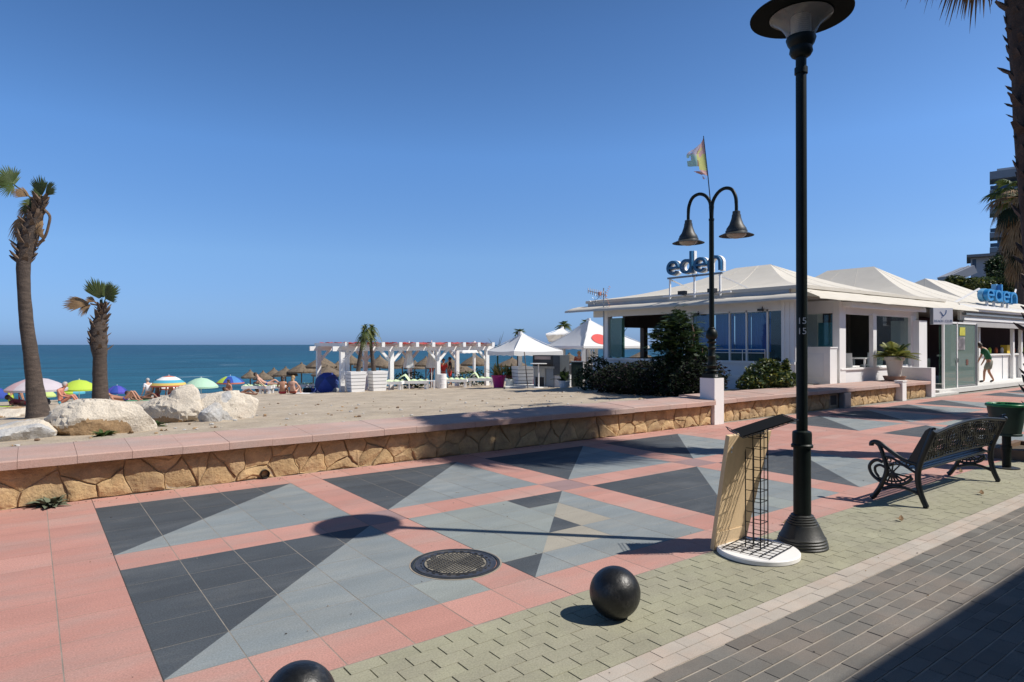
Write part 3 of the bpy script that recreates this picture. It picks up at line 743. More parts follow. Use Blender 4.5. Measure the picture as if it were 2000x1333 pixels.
for i in range(nu):
    for j in range(nv):
        o = [sp((i + a) / nu, (j + b_) / nv) for a, b_ in ((0, 0), (1, 0), (1, 1), (0, 1))]
        c = sum(o, Vector()) / 4; h = [c + (q - c) * .62 for q in o]
        for k in range(4): mb.add([o[k], o[(k + 1) % 4], h[(k + 1) % 4], h[k]], [(0, 1, 2, 3)])
        d_ = Vector((0, 0, -.008))
        for k in range(4): mb.add([h[k], h[(k + 1) % 4], h[(k + 1) % 4] + d_, h[k] + d_], [(0, 1, 2, 3)])
mb.tube([sp(s_, 0) for s_ in lin(0, 1, 12)], .013, 8); mb.tube([sp(s_, 1) for s_ in lin(0, 1, 12)], .011, 8)
mb.build('seat', ironb, bn)

# --- litter bin
bi = thing('litter_bin', 'dark green litter bin on a post with a green bag folded over its rim', 'litter bin', (10.56, 2.97, 0), local=True)
bi.scale = (.93, .93, 1.0)
MB().lathe([(.16, .0), (.16, .012), (.06, .016)], 24).build('foot_plate', ironl, bi, smooth=35)
MB().lathe([(.055, .01), (.055, .24), (.066, .245), (.066, .30), (.055, .305), (.055, .47)], 20).build('post', iron, bi, smooth=35)
MB().lathe([(.001, .44), (.185, .445), (.185, .47), (.175, .475), (.235, .83), (.25, .84), (.25, .865), (.225, .865), (.165, .50), (.001, .49)], 32, caps=False, wob=lambda a, z: 1 + (.012 * math.cos(a * 24) if .48 < z < .82 else 0)).build('bucket', mat('bin_green', (.012, .035, .024), .5, .2, 8), bi, smooth=35)
MB().lathe([(.20, .70), (.225, .868), (.24, .876), (.256, .866), (.258, .848), (.253, .836)], 40, caps=False, wob=lambda a, z: 1 + .03 * mnoise.noise((math.cos(a) * 4, math.sin(a) * 4, z * 14))).build('bag', mat('green_bag', (.016, .16, .05), .35, .45, 14), bi, smooth=180)

# --- double lamp on its white pillar, with the flag tied to it
pl = thing('white_pillar', 'square white pillar interrupting the stone seat wall under the twin lamp', 'pillar', (11.54, 8.38, 0))
MB().bx(11.385, 11.705, 8.195, 8.56, -.02, .965).build('shaft', white, pl)
MB().bx(11.35, 11.384, 8.17, 8.20, .42, .53).build('edge_stone', coping, pl)
dl = thing('twin_street_lamp', 'black twin street lamp with two hooked bell lights on the white pillar', 'street lamp', (11.545, 8.38, .965))
L0 = Vector((11.545, 8.38, .965))
def LL(prof, name, n=24, m=iron, c=None, **k): return MB().lathe(prof, n, tuple(c or L0), **k).build(name, m, dl, smooth=38)
MB().bx(11.40, 11.69, 8.235, 8.525, .966, 1.055).build('base_block', iron, dl)
text('165', .075, dl, basis((1, 0, 0), (0, 0, 1), (0, -1, 0), (11.50, 8.234, 1.01)), numm, .001, 'numeral')
LL([(.13, .085), (.135, .10), (.10, .115), (.105, .135), (.14, .15), (.13, .17), (.09, .185), (.10, .21), (.12, .24), (.125, .26), (.09, .28), (.085, .33), (.075, .44), (.088, .46), (.075, .48), (.07, .60), (.085, .62), (.09, .64), (.068, .66), (.066, .72), (.095, .75), (.10, .765), (.07, .785), (.07, .81), (.11, .84), (.125, .89), (.12, .95), (.10, 1.0), (.07, 1.03), (.075, 1.05), (.055, 1.07)], 'baluster_base')
LL([(.054, 1.06), (.05, 3.35)], 'pole'); LL([(.058, 3.33), (.058, 3.37)], 'pole_collar')
for sg, zt in ((-1, 0), (1, 0)):
    pts = [(11.545, 8.38, 4.31), (11.545, 8.38 + sg * .012, 4.55), (11.545, 8.38 + sg * .05, 4.72), (11.545, 8.38 + sg * .17, 4.86), (11.545, 8.38 + sg * .33, 4.915), (11.545, 8.38 + sg * .49, 4.86), (11.545, 8.38 + sg * .58, 4.70), (11.545, 8.38 + sg * .60, 4.52), (11.545, 8.38 + sg * .60, 4.36)]
    MB().tube(crv(pts, 6), [.042] * 8 + [.036] * 33 + [.034] * 8, 10).build('hook_arm', iron, dl, smooth=60)
    c = (11.545, 8.38 + sg * .60, 0)
    bl = LL([(.05, 4.40), (.075, 4.39), (.078, 4.325), (.088, 4.32), (.092, 4.27), (.105, 4.22), (.14, 4.12), (.195, 4.04), (.20, 4.00), (.215, 3.995), (.215, 3.96), (.22, 3.95), (.345, 3.895), (.345, 3.888), (.215, 3.925), (.19, 3.925)], 'bell_shade', 32, ironl, c, caps=False)
    MB().lathe([(.20, 3.935), (.19, 3.90), (.14, 3.86), (.07, 3.84), (.001, 3.835)], 28, c, caps=False).build('diffuser', mat('lamp_diffuser', (.34, .33, .29), .25, .05), bl, smooth=180)
fg = thing('tattered_flag', 'tattered faded flag of pink, yellow and pale blue patches above the twin lamp', 'flag', (11.545, 8.38, 4.40))
top = P(1374, 266, 13.55); bot = Vector((11.545, 8.375, 4.42))
MB().tube([bot, bot.lerp(top, .5) + Vector((.01, 0, 0)), top], [.012, .011, .009], 6).build('staff', blackw, fg)
fm = [mat('flag_pink', (.80, .50, .44), .9, .08, 6, transm=.35), mat('flag_yellow', (.78, .76, .26), .9, .08, 6, transm=.35), mat('flag_lilac', (.70, .64, .72), .9, .08, 6, transm=.35), mat('flag_mint', (.52, .76, .62), .9, .08, 6, transm=.35), mat('flag_rust', (.48, .28, .24), .9, .08, 6, transm=.35)]
mb = MB(); NU, NV = 16, 26; d_ = (bot - top).normalized(); L_ = .92; wd = (-CR * .97 + CF * -.2).normalized()
def fp(i, j):
    s_ = i / NU; t_ = j / NV
    w_ = .42 * min(1, t_ * 2.6 + .06) * (1 if t_ < .78 else max(0.28, 1 - (t_ - .78) * 6))
    p = top + d_ * (.02 + L_ * t_) + wd * (w_ * s_) + Vector((0, 0, -.10 * s_ * (1 - t_) + .05 * s_ * t_))
    return p + CF * (.05 * math.sin(s_ * 6 + t_ * 3) * s_) + Vector((0, 0, .018 * mnoise.noise((i * 1.7, j * 1.7, 0)) * (s_ > .9)))
for i in range(NU):
    for j in range(NV):
        s_ = (i + .5) / NU; t_ = (j + .5) / NV; nz_ = mnoise.noise((s_ * 5, t_ * 7, 3))
        if (s_ > .82 and nz_ > .05) or (.70 < t_ < .80 and s_ > .42) or (t_ > .9 and nz_ > -.1) or (s_ > .55 and t_ < .12): continue
        if s_ > .5: mi = 2 if t_ < .42 + nz_ * .2 else 3
        else: mi = 0 if t_ < .34 + nz_ * .3 else 1
        if abs(s_ - .47) < .06 and nz_ > -.1: mi = 4
        if t_ > .76: mi = 0 if nz_ < .15 else 4
        mb.add([fp(i, j), fp(i + 1, j), fp(i + 1, j + 1), fp(i, j + 1)], [(0, 1, 2, 3)], mi)
mb.build('cloth', fm, fg, smooth=180)

# ------------------------------------------------------------------ white beach restaurant
UL = 17.5; UR = 19.35; VF = 9.55
rs = thing('beach_restaurant', 'white glazed beach restaurant with cream tent roofs behind the stone wall', 'restaurant', (17.5, 10, 0))
def part(name, m, smooth=None):
    def go(mb, parent=rs): return mb.build(name, m, parent, smooth)
    return go
MB().bx(17.5, 24.6, 9.75, 18.6, -.9, .52).build('terrace_floor', floori, rs)
# long terrace side facing the beach bar
v2 = [GU(x, 650, UL).y for x in (1556, 1528, 1497, 1470, 1456, 1423, 1385, 1350, 1213, 1186)]
MB().bx(UL - .05, UL + .18, v2[0], 18.1, -.8, 1.10).build('parapet', whitew, rs)
MB().bx(UL - .12, UL + .22, v2[0], 18.15, 1.103, 1.17).build('parapet_ledge', white, rs)
MB().bx(UL - .07, UL - .052, v2[0] + .02, 18.0, .62, .74).build('skirting_band', white, rs)
MB().bx(UL - .02, UL + .16, v2[0], 18.1, 2.72, 3.03).build('header_beam', whitew, rs)
pil = MB().bx(UL - .06, UL + .3, v2[0], v2[1], .3, 2.98).build('pillar', white, rs)
for k in range(3): 
    y = v2[0] + (v2[1] - v2[0]) * (k + .5) / 3; MB().bx(UL - .075, UL - .062, y - .04, y + .04, .5, 2.9).build('fluting', white, pil)
MB().bx(UL - .03, UL + .22, v2[7], v2[7] + .28, 1.17, 2.72).build('pillar', whitew, rs)
MB().bx(UL - .03, UL + .22, v2[9] - .05, v2[9] + .18, .2, 2.9).build('pillar', white, rs)
# folded glass leaves stacked beside the far corner
fw = [MB().bx(UL + .05 + .05 * k, UL + .065 + .05 * k, v2[8] + .02, v2[9] - .1, 1.2, 2.66).build('folded_pane', gglass, rs) for k in range(4)]
for a, b_ in ((v2[1], v2[2]), (v2[2], v2[4]), (v2[4], v2[5]), (v2[5], v2[6]), (v2[6], v2[7])):
    w_ = MB().bx(UL + .06, UL + .07, a + .02, b_ - .02, 1.19, 2.70).build('window', glass, rs)
    f_ = MB(); f_.bx(UL + .03, UL + .10, b_ - .028, b_ + .018, 1.17, 2.72).bx(UL + .03, UL + .1, a, b_, 2.66, 2.72); f_.build('frame', white, w_)
for k, (a, b_) in enumerate(((v2[2] + .05, v2[4]), (v2[4] + .03, v2[5]), (v2[5] + .03, v2[6]), (v2[6] + .03, v2[7]))):
    rows = []
    for i in range(13):
        v = a + (b_ - a) * i / 12; uo = UL + .32 + .03 * math.sin(i * 2.1 + k); rows.append([(uo, v, 1.45), (uo, v, 2.02), (uo, v, 2.06), (uo, v, 2.64)])
    MB().strip(rows).build('curtain', bluecurt, rs, smooth=180)
mb = MB()
for z in (1.52, 1.42): mb.tube([(UL - .16, v2[2] - .05, z), (UL - .16, v2[7], z)], .012, 6)
for v in (v2[2] - .05, v2[4], v2[6], v2[7]): mb.tube([(UL - .16, v, 1.17), (UL - .16, v, 1.52)], .012, 6)
mb.build('handrail', white, rs)
# short recessed side and the white cabinet in front of it
MB().bx(UR - .05, UR + .15, VF, 10.9, .3, .98).build('parapet', whitew, rs)
MB().bx(UR - .05, UR + .12, VF, 10.9, 2.62, 3.0).build('header_beam', whitew, rs)
w_ = MB().bx(UR + .03, UR + .04, VF + .2, 10.85, 1.0, 2.6).build('window', glass, rs)
MB().bx(UR, UR + .08, VF + .14, VF + .2, .98, 2.62).bx(UR, UR + .08, VF + .2, 10.85, .96, 1.02).build('frame', white, w_)
MB().bx(UR + .4, UR + .41, VF + .3, 10.4, 1.15, 2.35).build('screen', mat('turquoise_screen', (.10, .28, .33), .4, .1, 4), rs)
c0 = GV(1578, 700, 9.46); c1 = GV(1632, 700, 9.46)
wb = thing('white_cabinet', 'white panelled cabinet standing on the coping at the restaurant corner', 'cabinet', (18.6, 9.6, .55))
MB().bx(18.55, 18.95, 9.42, 10.55, .5, 1.56).build('body', white, wb)
MB().bx(18.53, 18.97, 9.40, 10.57, 1.563, 1.60).build('top', white, wb)
MB().bx(18.535, 18.548, 9.6, 10.4, .72, 1.42).build('door', whitew, wb)
# front side along the promenade
xs = [GV(x, 650, VF).x for x in (1641, 1648, 1699, 1709, 1776, 1786)]
MB().bx(UR, xs[5], VF - .03, VF + .17, .3, .90).build('parapet', whitew, rs)
MB().bx(UR - .03, xs[5] + .02, VF - .08, VF + .2, .903, .95).build('parapet_ledge', white, rs)
MB().bx(UR - .1, xs[1], VF - .06, VF + .12, .4, 2.95).build('pillar', white, rs)
MB().bx(xs[2] + .12, xs[3], VF - .05, VF + .08, .95, 2.66).build('pillar', white, rs)
MB().bx(xs[4], xs[5], VF - .06, VF + .16, .95, 2.66).build('pillar', white, rs)
MB().bx(xs[1], xs[5] + .1, VF - .02, VF + .14, 2.60, 2.80).build('header_beam', whitew, rs)
for a, b_ in ((UR + .05, (UR + xs[5]) / 2 - .01), ((UR + xs[5]) / 2 + .01, xs[5] + .1)):
    MB().bx(a, b_, VF - .32, VF - .02, 2.80, 2.94).build('awning_box', white, rs)
    MB().bx(a, b_, VF - .335, VF - .322, 2.78, 2.90).build('awning_bar', white, rs)
w_ = MB().bx(xs[3], xs[4], VF + .04, VF + .05, .96, 2.6).build('window', glass, rs)
MB().bx(xs[3], xs[4], VF + .02, VF + .07, .95, .99).build('frame', white, w_)
# slanting bay to the entrance
q0 = Vector((xs[5], VF + .05, 0)); q1 = Vector((xs[5] + 1.7, 10.15, 0))
for a, b_, z0, z1, nm, m in ((q0, q1, .4, .92, 'parapet', whitew), (q0, q1, 2.62, 2.9, 'header_beam', whitew)):
    MB().beam(Vector((a.x, a.y, (z0 + z1) / 2)), Vector((b_.x, b_.y, (z0 + z1) / 2)), .14, z1 - z0).build(nm, m, rs)
w_ = MB().beam(q0 + Vector((0, 0, 1.76)), q1 + Vector((0, 0, 1.76)), .012, 1.66).build('window', glass, rs)
MB().beam(q1 + Vector((0, 0, .3)), q1 + Vector((0, 0, 2.9)), .12, .12).build('pillar', white, rs)
# interior: back wall with openings to the sea, ceiling, inner pillars
mb = MB()
mb.bx(24.7, 62, 15.2, 15.35, .47, 3.1); mb.bx(17.7, 62, 9.9, 18.4, 3.04, 3.09)
mb.build('inner_ceiling', mat('ceiling_grey', (.30, .28, .26), .8, .1), rs)
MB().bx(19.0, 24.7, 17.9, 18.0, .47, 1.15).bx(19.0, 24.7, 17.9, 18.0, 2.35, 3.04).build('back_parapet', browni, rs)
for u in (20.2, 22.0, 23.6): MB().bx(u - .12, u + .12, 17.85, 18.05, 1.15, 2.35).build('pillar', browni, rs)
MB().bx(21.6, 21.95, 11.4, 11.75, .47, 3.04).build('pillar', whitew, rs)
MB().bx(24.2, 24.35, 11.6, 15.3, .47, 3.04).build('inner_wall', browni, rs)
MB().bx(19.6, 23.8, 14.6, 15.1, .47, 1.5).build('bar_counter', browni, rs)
mb = MB()
for i in range(26): 
    u = 20.0 + i * .15; mb.lathe([(.03, 0), (.035, .16), (.015, .2), (.013, .27)], 6, (u, 14.8 + .1 * (i % 3), 1.5), i % 4)
mb.build('bottles', [bluec, limec, orangec, white], rs, kind='stuff')
MB().bx(24.45, 24.47, 12.2, 14.2, 1.3, 2.4).build('wall_picture', mat('orange_picture', (.20, .08, .04), .6, .5, 3, (1, 1, 1), (.06, .10, .12), .7, (.4, .6)), rs)
# chairs and table on the terrace
def rchair(loc, rz, label):
    t = thing('terrace_chair', label, 'chair', (0, 0, 0), 'white terrace chairs behind the restaurant glass', local=True)
    MB().bx(-.24, .24, -.24, .24, .40, .44).build('seat', white, t)
    rows = [[(-.25 + .5 * i / 6, -.24 - .03 * math.sin(math.pi * i / 6) - (.10 * z), .42 + z) for i in range(7)] for z in (0, .15, .3, .42)]
    MB().strip(rows).build('backrest', white, t, smooth=180)
    for a in (-.21, .21):
        for b_ in (-.21, .21): MB().tube([(a, b_, 0), (a, b_, .40)], .018, 6).build('leg', white, t)
    t.location = loc; t.rotation_euler[2] = rz; return t
rchair((GV(1657, 700, 10.0).x, 10.0, .56), R(-90), 'white terrace chair left of the small white table behind the low wall')
rchair((GV(1702, 700, 10.0).x, 10.0, .56), R(90), 'white terrace chair right of the small white table behind the low wall')
tb = thing('terrace_table', 'small white square table between two terrace chairs', 'table', (GV(1678, 700, 10.0).x, 10.0, .52), local=True)
MB().bx(-.36, .36, -.36, .36, .69, .73).build('table_top', white, tb)
for a in (-.32, .32):
    for b_ in (-.32, .32): MB().bx(a - .025, a + .025, b_ - .025, b_ + .025, 0, .688).build('leg', white, tb)

# tent roofs
def tent(u0, u1, v0, v1, ze, ra, rb, zr, sag=.22, n=8, name='tent_roof'):
    """four curved canvas slopes from an eave rectangle to a short ridge ra-rb"""
    c = [Vector((u0, v0, ze)), Vector((u1, v0, ze)), Vector((u1, v1, ze)), Vector((u0, v1, ze))]
    ra = Vector((*ra, zr)); rb = Vector((*rb, zr))
    along_v = abs(ra.y - rb.y) > abs(ra.x - rb.x)
    tops = [(ra, ra), (ra, rb), (rb, rb), (rb, ra)] if along_v else [(ra, rb), (rb, rb), (rb, ra), (ra, ra)]
    r_ = bpy.data.objects.new(name, None); COL.objects.link(r_); r_.parent = rs; ORG[r_.name] = ORG[rs.name]
    for k in range(4):
        a, b_ = c[k], c[(k + 1) % 4]; ta, tb_ = tops[k]; rows = []
        for i in range(n + 1):
            t = i / n; p = a.lerp(ta, t); q = b_.lerp(tb_, t); dz = -sag * math.sin(math.pi * t) * (1.0 if t < .6 else 1.0)
            rows.append([p.lerp(q, j / 6) + Vector((0, 0, dz - .05 * math.sin(math.pi * j / 6) * math.sin(math.pi * t))) for j in range(7)])
        cs_ = MB().strip(rows).build('canvas_slope', canvas, r_, smooth=180)
        if k in (0, 3):
            for j in (2, 4): MB().tube([r0[j] + Vector((0, 0, .002)) for r0 in rows], .007, 4).build('canvas_seam', canvas, r_)
    mb = MB(); ring = c + [c[0]]
    for a, b_ in zip(ring, ring[1:]): mb.strip([[a, b_], [a - Vector((0, 0, .10)), b_ - Vector((0, 0, .10))]])
    mb.build('valance', canvas, r_)
    return r_
tent(17.35, 27.4, 9.55, 18.4, 3.36, (22.5, 13.7), (22.5, 15.2), 4.72)
tent(26.4, 35.2, 9.75, 18.6, 3.3, (30.5, 13.5), (30.5, 15.6), 5.2)
tent(34.4, 48, 9.9, 19, 3.3, (36.9, 13.8), (39.6, 13.8), 5.08)
# raised fascia and awnings below the tents
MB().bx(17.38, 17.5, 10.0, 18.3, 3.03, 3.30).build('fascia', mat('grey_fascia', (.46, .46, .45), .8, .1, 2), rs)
rows = []
for i in range(25):
    v = 9.35 + (18.9 - 9.35) * i / 24; w_ = .025 * mnoise.noise((i * .45, 0, 0))
    rows.append([(17.45, v, 3.16 + w_ * .3), (17.1, v, 3.09 + w_), (16.72, v, 2.97 + w_ * .6), (16.70, v, 2.90 + w_ * .6)])
MB().strip(rows).build('awning', canvas, rs, smooth=60)
rows = []
for i in range(41):
    u = 17.2 + (29 - 17.2) * i / 40; w_ = .02 * mnoise.noise((i * .4, 3, 0))
    rows.append([(u, 9.7, 3.30 + w_), (u, 9.35, 3.13 + w_), (u, 9.02, 2.98 + w_), (u, 9.0, 2.93 + w_)])
MB().strip(rows).build('awning', canvas, rs, smooth=60)
rows = [[(29 + 33 * i / 30, 10.0, 3.32), (29 + 33 * i / 30, 9.5, 3.14), (29 + 33 * i / 30, 9.25, 3.06)] for i in range(31)]
MB().strip(rows).build('awning', canvas, rs, smooth=60)
MB().bx(28.6, 62, 9.5, 9.58, 2.62, 3.25).build('fascia_board', white, rs)
for z, y in ((2.98, 9.3), (2.82, 9.36), (2.62, 9.42)): MB().bx(28.8, 62, y, y + .12, z, z + .085).build('shutter_rail', white if z != 2.82 else greyp, rs)
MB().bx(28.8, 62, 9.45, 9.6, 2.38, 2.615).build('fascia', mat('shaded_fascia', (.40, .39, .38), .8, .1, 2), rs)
# spot lamps and cable on the terrace eave
for v, z in ((13.2, 2.66), (10.9, 2.70)):
    s_ = MB().cb((UL - .12, v, z), (.10, .16, .07)).build('spot_lamp', blackw, rs)
    MB().tube([(UL - .05, v, z + .02), (UL - .02, v, z + .1)], .012, 6).build('bracket', blackw, s_)

# entrance: glass lobby, blade sign, counter
en = thing('glass_entrance', 'green glass entrance lobby with posters and an open glass door', 'entrance', (27, 9.2, .1))
ea = GV(1842, 700, 9.0).x; eb = GV(1868, 700, 9.0).x; ec = GV(1905, 700, 9.0).x
for a, b_, nm in ((ea, eb - .04, 'side_pane'), (eb + .04, ec - .05, 'door_pane')):
    MB().bx(a, b_, 8.99, 9.005, .14, 2.42).build(nm, gglass, en)
MB().bx(ec - .04, ec, 9.0, 10.2, .14, 2.42).build('side_pane', gglass, en)
mb = MB()
for u in (ea, eb, ec): mb.bx(u - .035, u + .035, 8.965, 9.03, .12, 2.46)
mb.bx(ea, ec, 8.965, 9.03, 2.42, 2.48); mb.build('frame', white, en)
MB().bx(ec - .03, ec + .05, 8.94, 9.06, .12, 2.44).build('door_post', grey, en)
MB().bx(eb + .05, ec - .06, 8.97, 9.03, .145, .19).build('bottom_rail', grey, en)
hd = MB(); hd.tube([(eb - .06, 8.93, 1.02), (eb - .06, 8.93, 1.18)], .022, 8); hd.build('handle', grey, en)
span = ec - eb
for (s0, s1, z0, z1, m, nm) in ((.14, .42, 2.0, 2.30, mat('yellow_poster', (.50, .48, .06), .6, .3, 5), 'poster'), (.04, .40, 1.48, 1.95, mat('photo_poster', (.34, .32, .32), .6, .5, 3, (1, 1, 1), (.10, .09, .10), .8, (.45, .55)), 'poster'), (.47, .58, .92, 1.12, mat('brown_notice', (.16, .07, .05), .6, .2, 5), 'notice')):
    MB().bx(eb + span * s0, eb + span * s1, 8.975, 8.985, z0, z1).build(nm, m, en)
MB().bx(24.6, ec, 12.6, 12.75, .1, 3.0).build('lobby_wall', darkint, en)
MB().bx(eb + .6, eb + 2.6, 10.8, 11.3, .13, 1.1).build('lobby_desk', mat('pale_green_desk', (.40, .46, .42), .6, .05), en)
MB().bx(24.35, 25.0, 9.3, 10.2, .1, 2.5).build('lobby_jamb', whitew, en)
stp = MB().bx(24.6, 62, 8.78, 10.4, -.02, .125).build('entrance_step', mat('step_white', (.62, .61, .58), .8, .06, 3), None, kind='structure')
MB().bx(23.3, 25.6, 8.55, 8.775, -.02, .05).build('door_sill', mat('step_white', (.6,) * 3), stp)
# blade sign
bs = thing('blade_sign', 'white square hanging sign with a blue gull above the glass entrance', 'sign', (24.8, 9.3, 2.4))
sc_ = P(1842, 618, 21.7); nn = (EYE - sc_); nn.z = 0; nn.normalize(); nn = (nn + Vector((.42, -.48, 0))).normalized(); sx2 = Vector((0, 0, 1)).cross(nn)
M = basis(sx2, (0, 0, 1), nn, sc_) @ Matrix.Diagonal((.82, .82, .82, 1)); hw, hh = .42, .335
signm = mat('sign_white', (.82, .86, .88), .5, .02)
MB().bx(-hw, hw, -hh, hh, -.16, 0, 0, M).build('board', signm, bs)
MB().bx(-hw - .02, -hw - .002, -hh, hh, -.17, .0, 0, M).build('edge_frame', greyp, bs)
blu = mat('sign_blue', (.03, .13, .32), .5, .02)
fr = lambda x, y, d: M @ Vector((x, y, d))
mb = MB()
gull = [(-.13, .17), (-.09, .19), (-.05, .13), (-.03, .07), (.0, .05), (.06, .07), (.10, .11), (.13, .18), (.135, .25), (.15, .16), (.13, .08), (.08, .03), (.02, -.01), (-.04, -.02), (-.06, .03), (-.08, .10), (-.10, .15)]
def capq(pts, w0): 
    for a, b_ in zip(pts, pts[1:]):
        d = Vector((b_[0] - a[0], b_[1] - a[1])); n2 = Vector((-d.y, d.x)).normalized()
        mb.prism([(a[0] + n2.x * w0, a[1] + n2.y * w0), (a[0] - n2.x * w0, a[1] - n2.y * w0), (b_[0] - n2.x * w0, b_[1] - n2.y * w0), (b_[0] + n2.x * w0, b_[1] + n2.y * w0)], .001, .006, fr)
G_ = .9
capq([(-.14, .17), (-.10, .17), (-.06, .10), (-.02, .02)], .014); capq([(-.03, .02), (.04, .03), (.10, .09), (.13, .16), (.135, .25)], .017); capq([(-.05, .10), (-.02, .02), (.03, .0)], .02); capq([(-.04, -.03), (-.08, -.08)], .012)
mb.build('gull_emblem', blu, bs)
sgm = mat('sign_grey', (.20, .29, .40), .5, .02)
for k_, c_ in enumerate('BEACH CLUB'):
    if c_ != ' ': text(c_, .135, bs, M @ Matrix.Translation((-.355 + .079 * k_, -.20, .004)), sgm, .002, 'small_letter')
# counter at the far end
ct = thing('service_counter', 'long white service counter with slim posts right of the glass entrance', 'counter', (33, 10, .12))
MB().bx(ec + .5, 62, 9.98, 10.2, .12, 1.20).build('counter_front', white, ct)
MB().bx(ec + .45, 62, 9.9, 10.45, 1.203, 1.26).build('counter_top', white, ct)
for x in (1909, 1976, 1992, 2030):
    u = GV(x, 650, 9.9).x; MB().bx(u - .09, u + .09, 9.82, 9.94, .12, 2.38).build('post', white, ct)
for x in (1958, 1985): 
    u = GV(x, 700, 9.97).x; MB().bx(u - .02, u + .02, 9.965, 9.985, .14, 1.18).build('panel_joint', greyp, ct)
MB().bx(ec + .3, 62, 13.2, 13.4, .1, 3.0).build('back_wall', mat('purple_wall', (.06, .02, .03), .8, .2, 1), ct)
mb = MB()
for i in range(14): mb.lathe([(.06, 0), (.07, .2), (.03, .28)], 7, (33.5 + i * .8, 10.25, 1.26), i % 3)
mb.build('jars', [white, limec, orangec], ct, kind='stuff')
MB().cb((36.4, 10.2, 1.46), (.9, .25, .38)).build('yellow_box', mat('yellow_box', (.60, .42, .03), .6, .05), ct)

# raised letter signs
LW = .175
def letters(word_pts, parent, fr, d0, d1, m, grow=0.0):
    for ch, ox in word_pts:
        mb = MB(); n = 26; ro = .5 + grow; ri = .5 - LW - grow
        def ringarc(cx, cy, a0, a1, k):
            for i in range(k):
                t0 = a0 + (a1 - a0) * i / k; t1 = a0 + (a1 - a0) * (i + 1) / k
                mb.prism([(ox + cx + ri * math.cos(t0), cy + ri * math.sin(t0)), (ox + cx + ro * math.cos(t0), cy + ro * math.sin(t0)), (ox + cx + ro * math.cos(t1), cy + ro * math.sin(t1)), (ox + cx + ri * math.cos(t1), cy + ri * math.sin(t1))], d0, d1, fr)
        def box(x0, x1, y0, y1): mb.prism([(ox + x0 - grow, y0 - grow), (ox + x1 + grow, y0 - grow), (ox + x1 + grow, y1 + grow), (ox + x0 - grow, y1 + grow)], d0 + .0015, d1 + .0015, fr)
        if ch == 'e': ringarc(0, .5, 0, R(318), 24); box(-.3, .46, .42, .58)
        if ch == 'd': ringarc(0, .5, 0, R(360), 26); box(.5 - LW, .5, 0.02, 1.5)
        if ch == 'n': ringarc(0, .5, 0, R(180), 14); box(-.5, -.5 + LW, 0, .5); box(.5 - LW, .5, 0, .5)
        mb.build('letter', m, parent)
WORD = [('e', 0), ('d', 1.12), ('e', 2.24), ('n', 3.36)]
shade_blue = mat('shaded_blue_letter', (.012, .10, .22), .35, .1, 2); cyan = mat('cyan_letter', (.02, .23, .52), .35, .1, 2); lblue = mat('light_blue_letter', (.16, .42, .66), .35, .05)  # first blue is darkened for the sign facing away from the sun
e1 = thing('eden_sign', 'blue eden letter sign on a white frame over the terrace eave, behind the twin lamp', 'sign', (17.2, 13, 3.4))
US = 17.25
ya = GU(1305, 525, US); yb = GU(1411, 510, US); sy = abs(ya.y - yb.y) / 4.36; zb = 4.06
# letters read from the beach side: x runs towards smaller v
fr = lambda x, y, d: Vector((US - d, ya.y - sy * .0 - (x + .5) * sy, 3.99 + .0 + y * sy * .98))
letters(WORD, e1, lambda x, y, d: fr(x, y, d), 0, .10, shade_blue)
letters(WORD, e1, lambda x, y, d: fr(x, y, d - .16), 0, .13, white, .03)
yL = ya.y; yR = ya.y - sy * 4.4
mb = MB(); mb.beam((US - .02, yL, 3.90), (US - .02, yR, 3.90), .06, .06); mb.build('base_rail', greyp, e1)
mb = MB()
for y in (yL - .08, (yL + yR) / 2, yR + .1): mb.beam((US, y, 3.2), (US, y, 3.9), .05, .05)
for y in (yL - .1, yR + .15): mb.beam((US, y, 3.85), (US + .9, y - .5, 3.42), .04, .04)
mb.beam((US - .02, yL + .2, 3.3), (US - .02, yR - .3, 3.3), .05, .05)
mb.build('support_frame', white, e1)
for k_, c_ in enumerate('DO'): text(c_, .15, e1, basis((0, -1, 0), (0, 0, 1), (-1, 0, 0), (US - .06, yL - sy * 2.2 - .14 * k_, 3.90)), greyp, .006, 'small_letter')
for y in (yL - .75, yR + .25):
    s_ = MB().cb((US - .2, y, 3.36), (.16, .26, .12)).build('floodlight', blackw, e1); MB().tube([(US - .2, y, 3.3), (US - .02, y, 3.28)], .014, 6).build('bracket', blackw, s_)
e2 = thing('eden_sign', 'blue eden letter sign on short white feet over the service counter roof', 'sign', (38, 9.6, 3.3))
VS = 9.75; xa = GV(1920, 580, VS).x; xb = GV(1979, 580, VS).x; s2 = (xb - xa) / 4.36; zz = GV(1950, 591, VS).z; hs = (GV(1950, 558, VS).z - zz) / 1.45
letters(WORD, e2, lambda x, y, d: Vector((xa + (x + .5) * s2, VS - d, zz + y * hs)), 0, .16, cyan)
letters(WORD, e2, lambda x, y, d: Vector((xa + (x + .5) * s2, VS + .2 - d, zz + y * hs)), 0, .18, lblue, .05)
for t in (.12, .34, .62, .8): MB().bx(xa + (xb - xa) * t - .07, xa + (xb - xa) * t + .07, VS - .03, VS + .04, 3.15, zz + .02).build('foot', white, e2)
MB().beam((xa - 2.2, VS + .3, 3.35), (xa - .1, VS + .1, zz + .5), .06, .06).build('stay', white, e2)
MB().beam((xb + .3, VS + .1, zz + .1), (xb + 2.2, VS + .5, zz + .8), .06, .06).build('stay', white, e2)

